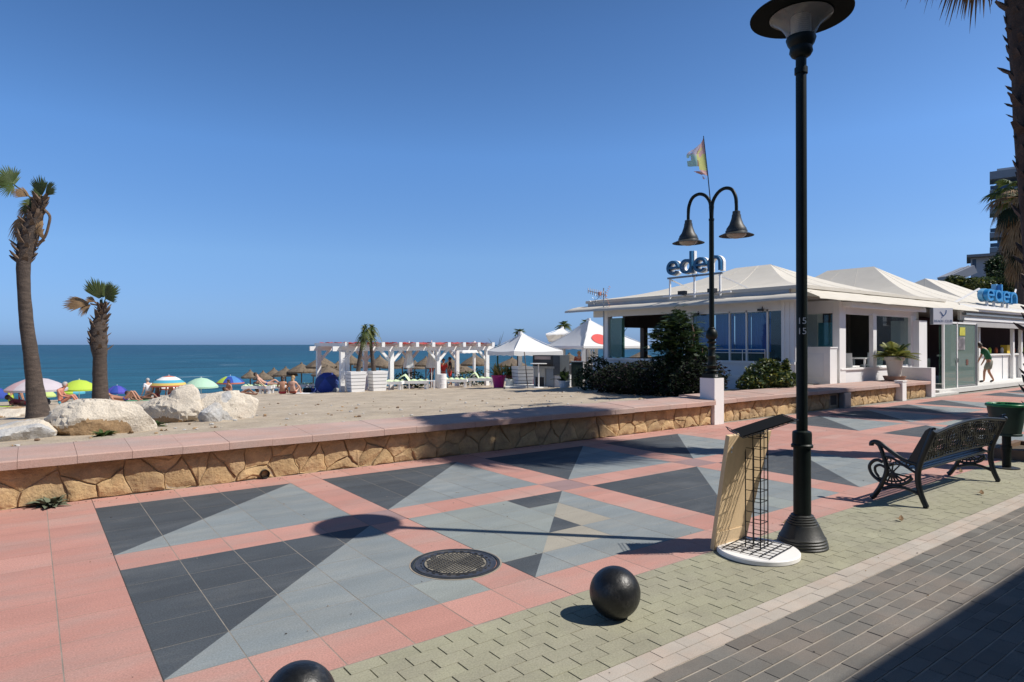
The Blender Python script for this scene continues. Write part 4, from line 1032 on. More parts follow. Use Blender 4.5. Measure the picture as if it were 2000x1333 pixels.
# TV aerial on its mast at the terrace corner
am = thing('tv_aerial', 'red and white television aerial on a thin mast at the terrace corner', 'aerial', (17.1, 17.2, -.2))
b0 = P(1181, 690, 23.8); tp_ = P(1179, 563, 23.8)
b0 = Vector((tp_.x, tp_.y, sandz(tp_.x, tp_.y)))
MB().tube([b0, tp_], .022, 8).build('mast', grey, am)
a0 = P(1148, 568, 23.9); a1 = P(1186, 578, 23.7)
mb = MB(); mb.tube([a0, a1], .02, 6); dv = (a1 - a0).normalized(); sd = Vector((0, 0, 1)).cross(dv)
for i in range(9):
    c = a0.lerp(a1, i / 9 + .02); mb.tube([c - Vector((0, 0, .10 + .006 * i)), c + Vector((0, 0, .10 + .006 * i))], .014, 5)
mb.build('boom', mat('aerial_white', (.66, .60, .56), .5, .05), am)
mb = MB()
for s_ in (-1, 1):
    for i in range(5):
        c = a1 - dv * .05; t = i / 4
        mb.tube([c + Vector((0, 0, s_ * (.03 + .32 * t))) + dv * .14 * t - sd * .2, c + Vector((0, 0, s_ * (.03 + .32 * t))) + dv * .14 * t + sd * .2], .012, 5)
c = a0.lerp(a1, .62); mb.cb(c, (.10, .10, .13)); mb.build('reflector', mat('aerial_red', (.50, .24, .18), .5, .1), am)
mb = MB(); c = a0.lerp(a1, .7); mb.tube([c, c + CR * -.32 + Vector((0, 0, -.38))], .010, 5)
for t in (.3, .6, .9): 
    q = c + (CR * -.32 + Vector((0, 0, -.38))) * t; mb.tube([q + CR * -.14 + Vector((0, 0, .1)), q + CR * .14 - Vector((0, 0, .1))], .007, 5)
mb.build('lower_aerial', grey, am)

# seafront building behind the viewpoint (its shadow crosses the road)
sb = thing('seafront_building', 'seafront apartment building whose straight edge shades the charcoal brick road', 'building', (4, -6, 0))
MB().bx(-14, 60, -14, -2.6, -.06, 6.35).build('wall', mat('seafront_wall', (.42, .38, .33), .9, .06, 1), sb)
MB().bx(-14.2, 60.2, -14.2, -2.5, 6.352, 6.5).build('cornice', whitew, sb)
for i in range(14):
    for k in range(2):
        u = -12 + i * 3; z = .9 + 2.9 * k
        w_ = MB().bx(u, u + 1.4, -2.61, -2.585, z, z + 1.4).build('window', mat('shop_glass', (.05, .06, .07), .15, .1), sb)
        MB().bx(u - .06, u + 1.46, -2.6, -2.55, z - .08, z - .003).build('sill', whitew, w_)

# ------------------------------------------------------------------ plants
CFH = Vector((CF.x, CF.y, 0)).normalized(); ZU = Vector((0, 0, 1))
def fan(mb, hub, dirv, nrm, Rr, spread=150, nb=26, mi=0, droop=.25, w=.05, rs=None):
    """fan palm leaf: folded blades radiating from the hub"""
    rs = rs or rng; d = Vector(dirv).normalized(); n = Vector(nrm); n = (n - d * n.dot(d)).normalized(); s = d.cross(n)
    for i in range(nb):
        a = R(spread) * ((i + .5) / nb - .5) + rs.uniform(-.03, .03); L = Rr * (1 - .28 * abs(2 * (i + .5) / nb - 1) ** 2) * rs.uniform(.86, 1.05)
        dd = d * math.cos(a) + s * math.sin(a); sd = s * math.cos(a) - d * math.sin(a)
        pts = []
        for t, wd in ((.06, .25), (.45, 1), (.75, .75), (1, .04)):
            p = hub + dd * (L * t) - ZU * (droop * L * t * t * t) + n * (.12 * L * t * (1 - t)); ww = w * Rr * wd
            pts.append([p - sd * ww - n * ww * .5, p, p + sd * ww - n * ww * .5])
        mb.strip(pts, mi)
def blade_leaf(mb, base, d, L, w, droop, mi=0, seg=5, tw=0):
    d = Vector(d).normalized(); side = d.cross(ZU)
    side = side.normalized() if side.length > .05 else Vector((math.cos(tw), math.sin(tw), 0))
    rows = []
    for i in range(seg + 1):
        t = i / seg; p = base + d * (L * t) - ZU * (droop * L * t * t); ww = w * math.sin(math.pi * min(1, .12 + t * .88)) + .003
        rows.append([p - side * ww + ZU * ww * .25, p, p + side * ww + ZU * ww * .25])
    mb.strip(rows, mi)
def feather(mb, base, d, L, droop, nl=16, lw=.02, ll=.35, mi=0):
    d = Vector(d).normalized(); pts = [base + d * (L * i / nl) - ZU * (droop * L * (i / nl) ** 2) for i in range(nl + 1)]
    mb.tube(pts, [.014 * (1 - .7 * i / nl) for i in range(nl + 1)], 4, mi, False)
    for i in range(2, nl + 1):
        t = (pts[i] - pts[i - 1]).normalized(); s = t.cross(ZU); s = s.normalized() if s.length > .05 else CR
        for sg in (-1, 1):
            l_ = ll * math.sin(math.pi * (.15 + .8 * i / nl)); e = pts[i] + (s * sg * .75 + t * .6 - ZU * .28) * l_
            wv = t * lw; mb.add([pts[i] - wv, pts[i] + wv, e], [(0, 1, 2)], mi)
def leaves(mb, c, rad, n, size, mis=(0,), shell=.6, rs=None, flat=0):
    rs = rs or rng; c = Vector(c)
    for _ in range(n):
        while True:
            q = Vector((rs.uniform(-1, 1), rs.uniform(-1, 1), rs.uniform(-1, 1)))
            if .05 < q.length < 1: break
        if rs.random() < shell: q = q.normalized() * rs.uniform(.8, 1.05)
        q = Vector((q.x * rad[0], q.y * rad[1], q.z * rad[2]))
        q *= 1 + .3 * mnoise.noise((q.x * 2.2 / max(rad) + c.x, q.y * 2.2 / max(rad), q.z * 2.2 / max(rad)))
        a = Vector((rs.gauss(0, 1), rs.gauss(0, 1), rs.gauss(0, .6))).normalized(); b_ = a.cross(Vector((rs.gauss(0, 1), rs.gauss(0, 1), rs.gauss(0, 1)))).normalized()
        s_ = size * rs.uniform(.6, 1.3); p = c + q
        mb.add([p - a * s_, p + b_ * s_ * .42, p + a * s_, p - b_ * s_ * .42], [(0, 1, 2, 3)], rs.choice(mis))
def trunk(name, parent, pts, rad, m, n=16, rough=.05):
    p = crv(pts, 4); k = len(p); rr_ = [rad[min(len(rad) - 1, int(i / 4))] * (1 - (i / 4 % 1)) + rad[min(len(rad) - 1, int(i / 4) + 1)] * (i / 4 % 1) for i in range(k)]
    mb = MB(); mb.tube(p, rr_, n)
    mb.v = [tuple(Vector(v) + Vector((mnoise.noise((v[0] * 6, v[1] * 6, v[2] * 9)), mnoise.noise((v[0] * 6, v[1] * 6, v[2] * 9 + 40)), 0)) * rough) for v in mb.v]
    return mb.build(name, m, parent, smooth=60)
def boots(parent, pts, rad, n, L, m, name='leaf_base', rs=None, up=.8, shared=None):
    """old leaf stubs in a spiral up the trunk"""
    rs = rs or rng; p = [Vector(q) for q in pts]
    if shared is None:
        mb = MB(); mb.add([(-.5, 0, 0), (.5, 0, 0), (.34, .5, .55), (-.34, .5, .55), (-.2, .75, 1), (.2, .75, 1), (-.4, -.12, .1), (.4, -.12, .1), (.25, .42, .72), (-.25, .42, .72)],
            [(0, 1, 2, 3), (3, 2, 5, 4), (7, 6, 9, 8), (8, 9, 4, 5), (1, 7, 8, 2), (6, 0, 3, 9), (2, 8, 5), (9, 3, 4)]); shared = mb.mesh(name, m)
    org = Vector(ORG[parent.name])
    for i in range(n):
        t = (i + rs.random()) / n; x = t * (len(p) - 1); k = min(int(x), len(p) - 2); c = p[k].lerp(p[k + 1], x - k); r_ = rad[k] + (rad[k + 1] - rad[k]) * (x - k)
        a = i * 2.39996 + rs.uniform(-.25, .25); s_ = L * rs.uniform(.7, 1.3)
        o = bpy.data.objects.new(name, shared); COL.objects.link(o); o.parent = parent
        o.location = c - org + Vector((math.cos(a), math.sin(a), 0)) * r_ * .92; o.rotation_euler = (rs.uniform(-.3, .25) + (.45 - up * .5), rs.uniform(-.2, .2), a - math.pi / 2)
        o.scale = (s_ * .8, s_ * rs.uniform(.6, 1.1), s_)
    return shared

# the two stunted palms behind the rocks
def ip(px, py, dep): return P(px, py, dep)
b0 = BPY(76, 817); dA = (b0 - EYE).dot(CF)
pa = thing('palm_tree', 'tall leaning fan palm with a ragged half dead crown behind the boulders', 'palm tree', tuple(b0))
pth = [(77, 822), (72, 790), (66, 740), (60, 690), (53, 640), (47, 570), (46, 515), (50, 490), (57, 462), (67, 430), (77, 405), (82, 388)]
hw = [24, 18, 14, 12.5, 12, 11, 12, 15, 16, 13, 9.5, 6]
tp_ = [ip(x, y, dA) for x, y in pth]; tr_ = [h * dA / 1258 for h in hw]
trunk('trunk', pa, tp_, tr_, bark, 18, .012)
bsh = boots(pa, tp_[6:], [r_ * 1.0 for r_ in tr_[6:]], 70, .16, bootm)
def ifan(parent, px, py, ang, Rpx, dep, m, spread=120, nb=24, droop=.2, toward=.25, stem=None, w=.03, name='frond'):
    mb = MB(); hub = ip(px, py, dep); a = R(ang); k = dep / 1258
    d = CR * math.cos(a) + CU * math.sin(a) - CFH * toward
    n = CFH * -1 + ZU * .35
    if stem: mb.tube([ip(stem[0], stem[1], dep), (ip(stem[0], stem[1], dep) + hub) / 2 + ZU * .02, hub], [.022, .016, .012], 5)
    fan(mb, hub, d, n, Rpx * k, spread, nb, 0, droop, w); return mb.build(name, m, parent)
for px, py, ang, Rp, m, sp_, st, tw, dr in [(82, 383, 94, 42, frond, 62, (82, 388), .2, .05), (88, 383, 42, 42, frond, 58, (82, 388), .3, .12), (78, 385, 125, 30, frond, 60, (82, 388), -.2, .1),
        (28, 362, 168, 34, frond, 185, (74, 400), .35, .12), (24, 358, 135, 44, frond, 130, (74, 400), .2, .1), (58, 384, 150, 32, frondd, 60, (76, 400), .4, .15), (66, 400, 165, 26, frond, 120, (76, 405), .5, .3),
        (60, 404, 215, 30, frondd, 110, (74, 408), .3, .5), (52, 424, 235, 40, frondd, 90, (66, 420), .3, .5), (46, 432, 240, 34, frondd, 70, (62, 430), .1, .5), (58, 428, 250, 36, frondd, 70, (66, 428), .5, .5), (88, 470, 120, 30, frondd, 30, (72, 482), .3, -.4), (84, 430, 250, 22, frondd, 60, (76, 425), .5, .5), (52, 490, 245, 22, frondd, 40, (54, 486), .4, .4)]:
    ifan(pa, px, py, ang, Rp, dA, m, sp_ * 1.15, 30, dr, tw, st)
mb = MB()
mb.tube(crv([ip(85, 408, dA), ip(97, 422, dA), ip(95, 440, dA), ip(88, 462, dA), ip(72, 482, dA)], 4), [.03] * 17, 6); mb.build('dead_stalk', bootm, pa)

dB = 17.5; b1 = BPT(197, dB)
pb2 = thing('palm_tree', 'short stout fan palm with three fronds rising behind the largest boulder', 'palm tree', tuple(b1))
pth = [(197, 800), (196, 770), (195, 730), (195, 700), (194, 685), (192, 665), (193, 640), (197, 622), (200, 606), (201, 596)]
hw = [16, 14, 12.5, 12, 14, 14.5, 14, 10, 8, 5]
tp_ = [ip(x, y, dB) for x, y in pth]; tr_ = [h * dB / 1258 for h in hw]
trunk('trunk', pb2, tp_, tr_, bark, 18, .012)
boots(pb2, tp_[4:], tr_[4:], 54, .15, bootm, shared=bsh)
for px, py, ang, Rp, m, sp_, st, tw, dr in [(196, 585, 112, 48, frond, 62, (200, 600), .15, .03), (199, 583, 80, 40, frond, 70, (200, 600), -.35, .05), (206, 584, 42, 44, frond, 95, (202, 600), .3, .10), (205, 586, 62, 40, frond, 60, (202, 600), -.3, .05), (176, 593, 178, 50, frondd, 48, (198, 601), .2, .06), (178, 595, 215, 26, frondd, 60, (198, 601), .3, .3), (186, 590, 150, 20, frondd, 60, (198, 600), .2, .1)]:
    ifan(pb2, px, py, ang, Rp, dB, m, sp_ * 1.15, 30, dr, tw, st)

# the big palm beside the bench, its trunk in the frame and its crown above it
dC = 9.4; bC = Vector((P(2057, 900, dC).x, P(2057, 900, dC).y, 0))
pc_ = thing('palm_tree', 'big dark palm trunk covered in old leaf stubs, beyond the litter bin', 'palm tree', tuple(bC))
pC = [bC + Vector((0, 0, -.05)), P(2050, 620, dC), P(2029, 300, dC), P(2009, 0, dC), P(1992, -310, dC)]
rC = [.33, .265, .265, .275, .25]
trunk('trunk', pc_, pC, rC, rbark, 20, .03)
bsm = boots(pc_, [pC[0].lerp(pC[1], .3), pC[1], pC[2], pC[3], pC[4]], [.29, .255, .255, .265, .25], 290, .17, mat('dark_boot', (.060, .040, .030), .95, .3, 9, (1, 1, 1), (.11, .075, .055), .5, (.45, .6), .2, 60, .4, 30), up=.75)
r2 = random.Random(5); top = pC[-1]
for i in range(46):
    a = i * 2.39996; el = R(75 - 135 * (i / 46)); d = Vector((math.cos(a) * math.cos(el), math.sin(a) * math.cos(el), math.sin(el)))
    Ls = r2.uniform(.75, 1.1); hub = top + d * Ls - ZU * (.25 * Ls * Ls * .6)
    mb = MB(); mb.tube([top + d * .1, top + d * Ls * .6 - ZU * .04, hub], [.03, .022, .015], 5)
    fan(mb, hub, d - ZU * .35, ZU + d * .3, r2.uniform(.85, 1.15), 165, 30, 0, .45, .035, r2)
    mb.build('frond', frond if i < 32 else frondd, pc_)
pit = thing('tree_pit_kerb', 'brown timber kerb round the foot of the big palm', 'kerb', (bC.x, bC.y, 0))
for k, (x0, x1, y0, y1) in enumerate(((-.62, .62, -.62, -.52), (-.62, .62, .52, .62), (-.62, -.52, -.518, .518), (.52, .62, -.518, .518))):
    MB().bx(bC.x + x0, bC.x + x1, bC.y + y0, bC.y + y1, -.02, .15).build('plank', wood, pit)
MB().bx(bC.x - .515, bC.x + .515, bC.y - .515, bC.y + .515, 0, .09).build('soil', mat('dry_soil', (.10, .075, .05), .95, .3, 9), pit)
pd = dup(pc_, (21.9, 2.35, 0), 2.0, 'second big palm of the promenade row, shading the paving by the restaurant')
pe = None and dup(pc_, (17.6, 3.2, 0), 4.0, 'third big palm of the promenade row, between the bench and the restaurant entrance')

# ------------------------------------------------------------------ boulders
def boulder(label, lobes, mats, seed, split=None, rough=.125, name='boulder', stain=None):
    """lobes: list of (centre, radii, tilt) ; surface is the outline of their union seen from the common centre"""
    import bmesh
    bm = bmesh.new(); bmesh.ops.create_icosphere(bm, subdivisions=5, radius=1)
    cen = sum((Vector(l[0]) for l in lobes), Vector()) / len(lobes); rq = random.Random(seed)
    ext = [max(l[1][k] + abs((Vector(l[0]) - cen)[k]) * .8 for l in lobes) for k in range(3)]; planes = []
    for _ in range(13):
        c = Vector((rq.gauss(0, 1), rq.gauss(0, 1), rq.gauss(.25, .8))).normalized(); planes.append((c, rq.uniform(.58, .90)))
    lobes = [(l[0], tuple(x * 1.12 for x in l[1]), l[2]) for l in lobes]
    me = bpy.data.meshes.new(name); sd = seed * 7.3
    for v in bm.verts:
        d = v.co.normalized(); best = 0
        for c, r_, rz in lobes:
            Mi = Matrix.Rotation(-rz, 3, 'Z'); o = Mi @ (cen - Vector(c)); q = Mi @ d
            o = Vector((o.x / r_[0], o.y / r_[1], o.z / r_[2])); q = Vector((q.x / r_[0], q.y / r_[1], q.z / r_[2]))
            A = q.dot(q); B = 2 * o.dot(q); Cc = o.dot(o) - 1; D = B * B - 4 * A * Cc
            if D > 0: best = max(best, (-B + math.sqrt(D)) / (2 * A))
        p = d * max(best, .02); sc0 = max(max(l[1]) for l in lobes)
        n1 = mnoise.noise(p * (1.6 / sc0) + Vector((sd, 0, 0))); n2 = mnoise.noise(p * (4.5 / sc0) + Vector((0, sd, 0))); n3 = mnoise.noise(p * (13 / sc0) + Vector((0, 0, sd)))
        fc = mnoise.voronoi(p * (2.4 / sc0) + Vector((sd, sd, 0)))[0]; 
        s_ = 1 + rough * (.8 * n1 + .5 * n2 + .42 * n3) - rough * .3 * (fc[1] - fc[0] < .08)
        p = p * s_
        for c, h in planes:
            q = Vector((p.x / ext[0], p.y / ext[1], p.z / ext[2])); dt = q.dot(c)
            hh = (h if c.z > -.25 else 1.2) + .04 * n2 + .025 * n3
            if dt > hh: p = p - Vector((c.x * ext[0], c.y * ext[1], c.z * ext[2])) * ((dt - hh) * .86)
        v.co = cen + p
    for f in bm.faces:
        f.smooth = True; c = f.calc_center_median()
        if stain and stain(c, mnoise.noise(c * 2.3 + Vector((sd, 0, 0)))): f.material_index = 1
    bm.to_mesh(me); bm.free()
    for m in mats: me.materials.append(m)
    me.set_sharp_from_angle(angle=R(26))
    o = bpy.data.objects.new(name, me); COL.objects.link(o); return tag(o, label, 'boulder', 'white boulders along the sand')
def lobe(px, py, dep, wpx, hpx, dm=.8, rz=-YAW):
    k = dep / 1258; c = P(px, py, dep); return (tuple(c), (wpx * k / 2, wpx * k / 2 * dm, hpx * k / 2), rz)
d2 = (BPY(195, 850) - EYE).dot(CF) + .45
B2c = P(195, 835, d2)
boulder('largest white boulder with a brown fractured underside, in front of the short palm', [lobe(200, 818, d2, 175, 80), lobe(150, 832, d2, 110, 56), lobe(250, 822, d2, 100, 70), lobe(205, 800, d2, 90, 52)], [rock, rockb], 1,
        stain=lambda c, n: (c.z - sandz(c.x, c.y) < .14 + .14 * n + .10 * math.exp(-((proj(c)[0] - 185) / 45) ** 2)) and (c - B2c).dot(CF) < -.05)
d3 = (BPY(345, 826) - EYE).dot(CF) + .4
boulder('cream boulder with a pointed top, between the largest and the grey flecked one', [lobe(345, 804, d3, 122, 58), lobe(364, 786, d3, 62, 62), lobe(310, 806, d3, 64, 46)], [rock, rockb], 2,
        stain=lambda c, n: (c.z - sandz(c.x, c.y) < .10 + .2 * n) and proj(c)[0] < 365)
d4 = (BPY(445, 820) - EYE).dot(CF) + .35
boulder('pale flecked boulder nearest to the open sand', [lobe(442, 800, d4, 126, 62), lobe(428, 784, d4, 86, 54), lobe(470, 808, d4, 80, 38)], [rock, rockg], 3, stain=lambda c, n: n > .28)
d5 = (BPY(412, 825) - EYE).dot(CF) + .15
boulder('small bluish grey boulder leaning on the pale flecked one', [lobe(413, 808, d5, 46, 44)], [rockg, rock], 4, rough=.08)
d1 = (BPY(20, 862) - EYE).dot(CF) + .4
boulder('low grey and white boulder at the frame edge beside the coping', [lobe(15, 845, d1, 150, 50), lobe(60, 845, d1, 46, 40)], [rockg, rock], 6, stain=lambda c, n: n > .05)
d6 = (BPY(20, 815) - EYE).dot(CF) + .3
boulder('flat tawny boulder half buried behind the tall palm', [lobe(22, 808, d6, 100, 26)], [rock, rockb], 7, stain=lambda c, n: n > .1)

# weeds
def weed(px, py, s_, n, m, label, base=None, up=.7):
    b = base or BPY(px, py); t = thing('weed', label, 'weed', tuple(b)); mb = MB()
    for i in range(n):
        a = rng.uniform(0, 6.28); e = rng.uniform(.3, 1.0) * up
        blade_leaf(mb, b + Vector((rng.uniform(-.04, .04), rng.uniform(-.04, .04), -.01)), (math.cos(a), math.sin(a), e * 2), s_ * rng.uniform(.5, 1), s_ * .10, .35, 0, 3)
    mb.build('leaves', m, t); return t
weed(82, 852, .34, 60, leaf, 'green weed between the two boulders nearest the frame edge')
weed(202, 853, .26, 44, leaf, 'small green weed under the largest boulder')
weed(300, 834, .30, 50, leaf, 'green weed in the gap between the largest and the cream boulder')
weed(0, 0, .28, 60, mat('grey_weed', (.12, .14, .09), .8, .2, 5), 'greyish tuft growing at the foot of the ochre rubble wall', Vector((.18, 8.19, .0)))
for k, (px, py) in enumerate(((150, 866), (255, 846), (320, 842), (30, 872), (420, 836))):
    weed(px, py, .10, 12, frondd, ['dry weed below the left end of the largest boulder', 'dry weed between the coping and the largest boulder', 'dry weed in front of the cream boulder', 'dry weed at the low grey boulder', 'dry weed in front of the pale flecked boulder'][k])
# dry fallen leaf bits on the pavers
for k, (px, py, l_) in enumerate(((1877, 925, 'curled dry leaf on the pavers under the bench'), (1918, 968, 'dry leaf on the sage pavers beside the border stones'), (1760, 1020, 'small dry leaf on the pavers near the bench'), (1535, 1028, 'dry leaf beside the foot of the tall street lamp'))):
    g = GZ(px, py); mb = MB(); blade_leaf(mb, g + Vector((0, 0, .012)), (1, .4, .25), .07, .018, -.3); blade_leaf(mb, g + Vector((.02, 0, .012)), (-.4, 1, .5), .06, .014, .2)
    o = mb.build('dry_leaf', frondd); tag(o, l_, 'leaf')

# ------------------------------------------------------------------ shrubs round the restaurant
def bush(name, label, cat, base, blobs, n, size, mats, stems=(), group=None, sub='foliage'):
    t = thing(name, label, cat, tuple(base), group); mb = MB()
    for c, rad, k in blobs: leaves(mb, c, rad, int(n * k), size, range(len(mats)))
    mb.build(sub, mats, t)
    if stems:
        mb = MB()
        for a, b_, r_ in stems: mb.tube([a, (Vector(a) + Vector(b_)) / 2 + Vector((.04, .03, 0)), b_], [r_, r_ * .8, r_ * .5], 6)
        mb.build('stem', wood, t)
    return t
h0 = P(1196, 770, 20.5); h1 = P(1366, 768, 15.6); h0.z = sandz(h0.x, h0.y); h1.z = sandz(h1.x, h1.y)
bl = []
for i in range(9):
    t = i / 8; c = h0.lerp(h1, t); hh = .44 + .06 * math.sin(i * 2.3) + .10 * t; bl.append(((c.x, c.y, c.z + hh * .85), (.75, .62, hh), 1))
purp = mat('purple_leaf', (.026, .017, .022), .7, .4, 3, spec=.2, transm=.1)
bush('hedge', 'dark clipped hedge with purplish leaves in front of the terrace parapet', 'hedge', h0.lerp(h1, .5), bl, 2100, .055, [leafd, leafd, leafd, purp])
hl = P(1165, 770, 23.5); hl.z = sandz(hl.x, hl.y)
bush('shrub', 'dark green shrub at the end of the hedge beside the aerial mast', 'shrub', hl, [((hl.x, hl.y, hl.z + .62), (.5, .5, .66), 1), ((hl.x - .3, hl.y + .25, hl.z + .4), (.4, .4, .45), .5)], 1200, .06, [leafd, leaf, leafd])
tb0 = P(1352, 772, 16.4); tb0.z = sandz(tb0.x, tb0.y); dT = 16.4
tt = thing('small_tree', 'small dark leafy tree reaching from the hedge to the terrace eave', 'tree', tuple(tb0))
lims = [((1350, 770), (1345, 700), (1338, 650), (1325, 622)), ((1346, 715), (1318, 690), (1298, 668), (1284, 655)), ((1345, 690), (1355, 660), (1352, 635)), ((1343, 700), (1308, 710), (1290, 718)), ((1340, 665), (1312, 650), (1296, 640)), ((1350, 720), (1368, 700), (1372, 680))]
mb = MB()
for k, l_ in enumerate(lims): mb.tube(crv([P(x, y, dT - .25 * (k % 3)) for x, y in l_], 4), [.05 - .035 * i / (4 * (len(l_) - 1)) for i in range(4 * (len(l_) - 1) + 1)], 6)
mb.build('trunk', wood, tt)
mb = MB(); r3 = random.Random(8)
tips = [(1325, 622, 30), (1332, 640, 34), (1318, 650, 30), (1300, 645, 22), (1284, 655, 20), (1298, 672, 24), (1318, 682, 34), (1338, 668, 38), (1352, 650, 26), (1350, 690, 38), (1296, 712, 30), (1320, 710, 38), (1345, 715, 38), (1368, 692, 28), (1282, 676, 14), (1335, 740, 40), (1308, 742, 36), (1362, 735, 34)]
for x, y, r_ in tips:
    c = P(x, y, dT + r3.uniform(-.5, .3)); k = dT / 1258
    leaves(mb, c, (r_ * k * .62,) * 3, int(r_ * 4.5), .07, (0, 0, 1) if y < 695 else (0,), .4, r3)  # lighter leaves only high up: the sunlit crown put into leaf colour
    for i in range(int(r_ * 1.5)):
        q = Vector((r3.gauss(0, .5), r3.gauss(0, .5), r3.gauss(0, .42))) * (r_ * k * .8); b_ = c + q; a = r3.uniform(0, 6.28); d = Vector((math.cos(a), math.sin(a), r3.uniform(-.2, .5))).normalized(); s_ = d.cross(ZU).normalized()
        L = r3.uniform(.16, .28); mi = 1 if r3.random() < (.5 if y < 690 else .15) else 0
        for j in range(5):
            p = b_ + d * (L * j / 4) - ZU * (.25 * L * (j / 4) ** 2)
            for sg in (-1, 1):
                e = p + (s_ * sg + d * .5 - ZU * .2).normalized() * .115; mb.add([p - d * .026, p + d * .026, e], [(0, 1, 2)], mi)
mb.build('crown', [mat('deep_leaf', (.028, .056, .016), .5, .35, 3, transm=.2), leaf], tt)
bq = P(1495, 755, 17.0); bq.z = .3
def bb_(px, py, dep, w, h, k=1): c = P(px, py, dep); f = dep / 1258; return (tuple(c), (w * f / 2, w * f / 2, h * f / 2), k)
bush('round_shrub', 'glossy green shrub behind the coping between the twin lamp and the tall lamp', 'shrub', bq, [bb_(1495, 735, 17, 84, 54), bb_(1470, 748, 16.8, 60, 36, .6), bb_(1528, 742, 17, 50, 44, .6), bb_(1500, 714, 17, 40, 26, .4), bb_(1535, 715, 17, 14, 28, .15)], 1500, .06, [leaf, leaf, mat('deep_leaf', (.022, .042, .014)), leafy], [(bq + Vector((0, 0, -.2)), bq + Vector((.1, 0, .5)), .05)])
# potted palm on the coping
vp = 9.0; k0 = GV(1747, 742, vp); dP = (k0 - EYE).dot(CF); kk = dP / 1258
po = thing('potted_palm', 'bushy young palm in a tall white pot standing on the pink coping', 'potted plant', (k0.x, vp, .545), local=True)
MB().lathe([(.27, 0), (.31, .10), (.33, .14), (.29, .14), (.26, .06), (.001, .06)], 28, caps=False).build('saucer', mat('terracotta_bowl', (.34, .22, .16), .8, .1, 4), po, smooth=40)
MB().lathe([(.17, .06), (.225, .50), (.24, .62), (.285, .63), (.29, .74), (.26, .75), (.25, .68), (.001, .66)], 28, caps=False).build('pot', mat('cream_pot', (.62, .58, .51), .7, .06, 3), po, smooth=35)
r3 = random.Random(4)
for i in range(40):
    a = i * 2.4; el = r3.uniform(.25, 1.4); d = Vector((math.cos(a) * math.cos(el), math.sin(a) * math.cos(el), math.sin(el))); mb = MB()
    feather(mb, Vector((.05 * math.cos(a), .05 * math.sin(a), .70)), d, r3.uniform(.55, .95), .40, 12, .026, .24); mb.build('frond', mat('young_frond', (.20, .21, .045), .5, .3, 3, transm=.3) if i % 3 else leaf, po)

# ------------------------------------------------------------------ beach furniture
def umbrella(px, dep, wpx, ytop, hpx, mats, label, pattern, tilt=0, pole=True):
    g = BPT(px, dep); tz = P(px, ytop, dep).z; rad = wpx * dep / 1258 / 2; hh = hpx * dep / 1258
    t = thing('beach_umbrella', label, 'beach umbrella', tuple(g), 'beach umbrellas at the water', local=True)
    top = tz - g.z; n = 16
    prof = [(.001, top), (rad * .35, top - hh * .13), (rad * .68, top - hh * .45), (rad * .88, top - hh * .75), (rad, top - hh), (rad * .985, top - hh - .09)]
    mb = MB(); mb.lathe(prof, n, mi=lambda i, j: pattern(i, j), caps=False, wob=lambda a, z: 1 - .035 * (abs(math.sin(a * 4)) < .5) * (z < top - hh * .2))
    c = mb.build('canopy', mats, t, smooth=35)
    if pole:
        MB().tube([(0, 0, -.2), (0, 0, top + .06)], .018, 6).build('pole', white, t)
        rb = MB()
        for j in range(8):
            a = math.pi / 4 * j; rb.tube([(0, 0, top - hh * .1), (rad * .97 * math.cos(a), rad * .97 * math.sin(a), top - hh - .01)], .008, 4)
        rb.build('rib', grey, t)
    if tilt: t.rotation_euler = (tilt[0], tilt[1], 0)
    return t
U = umbrella
U(72, 27, 106, 738, 22, [lilacc, mat('pale_pink_cloth', (.64, .44, .46), .8, .05, transm=.25)], 'large pale lilac beach umbrella behind the tall palm trunk', lambda i, j: (j // 2) % 4 == 0)
U(155, 36, 66, 742, 18, [limec], 'lime green beach umbrella beside the short palm trunk', lambda i, j: 0)
U(142, 41, 44, 756, 11, [limec, turqc], 'lime and turquoise beach umbrella showing under the plain lime one', lambda i, j: (j // 4) % 2)
U(93, 41, 30, 762, 11, [mat('pale_lime_cloth', (.60, .74, .26), .8, .05, transm=.25)], 'small pale lime beach umbrella just right of the tall palm trunk', lambda i, j: 0)
U(229, 40, 40, 753, 13, [violetc, bluec], 'violet blue beach umbrella right of the short palm trunk', lambda i, j: (j // 2) % 2)
U(330, 37, 66, 734, 18, [coralc, white, yellowc, turqc], 'coral, white and blue striped beach umbrella above the cream boulder', lambda i, j: (0, 1, 3, 2, 0, 1)[i])
U(327, 39, 40, 750, 8, [white, coralc], 'white fringed beach umbrella half hidden under the striped one', lambda i, j: i > 3)
U(393, 37, 63, 738, 17, [mintc], 'mint green beach umbrella above the pale flecked boulder', lambda i, j: 0)
U(450, 42, 52, 734, 13, [bluec, coralc, mat('sky_blue_cloth', (.08, .26, .60), .8, .05, transm=.25), limec], 'blue beach umbrella with a red rim and coloured panels', lambda i, j: 1 if i >= 4 else (0, 2, 0, 2, 3, 0, 2, 0)[(j // 2) % 8] if i else 2)
U(-4, 34, 36, 757, 18, [bluec], 'blue beach umbrella cut off by the frame edge beside the red towel', lambda i, j: 0)
tu = U(640, 34, 46, 700, 18, [bluec, mat('navy_cloth', (.02, .05, .20), .8, .1)], 'blue beach umbrella lying on its side under the pergola corner', lambda i, j: (j // 4) % 2, pole=False)
g = BPT(640, 33.5); tu.location = (g.x, g.y, g.z + .38); tu.rotation_euler = (R(52), R(-38), -YAW + R(30)); 
for ch in tu.children: ch.location = (0, 0, -1.05)

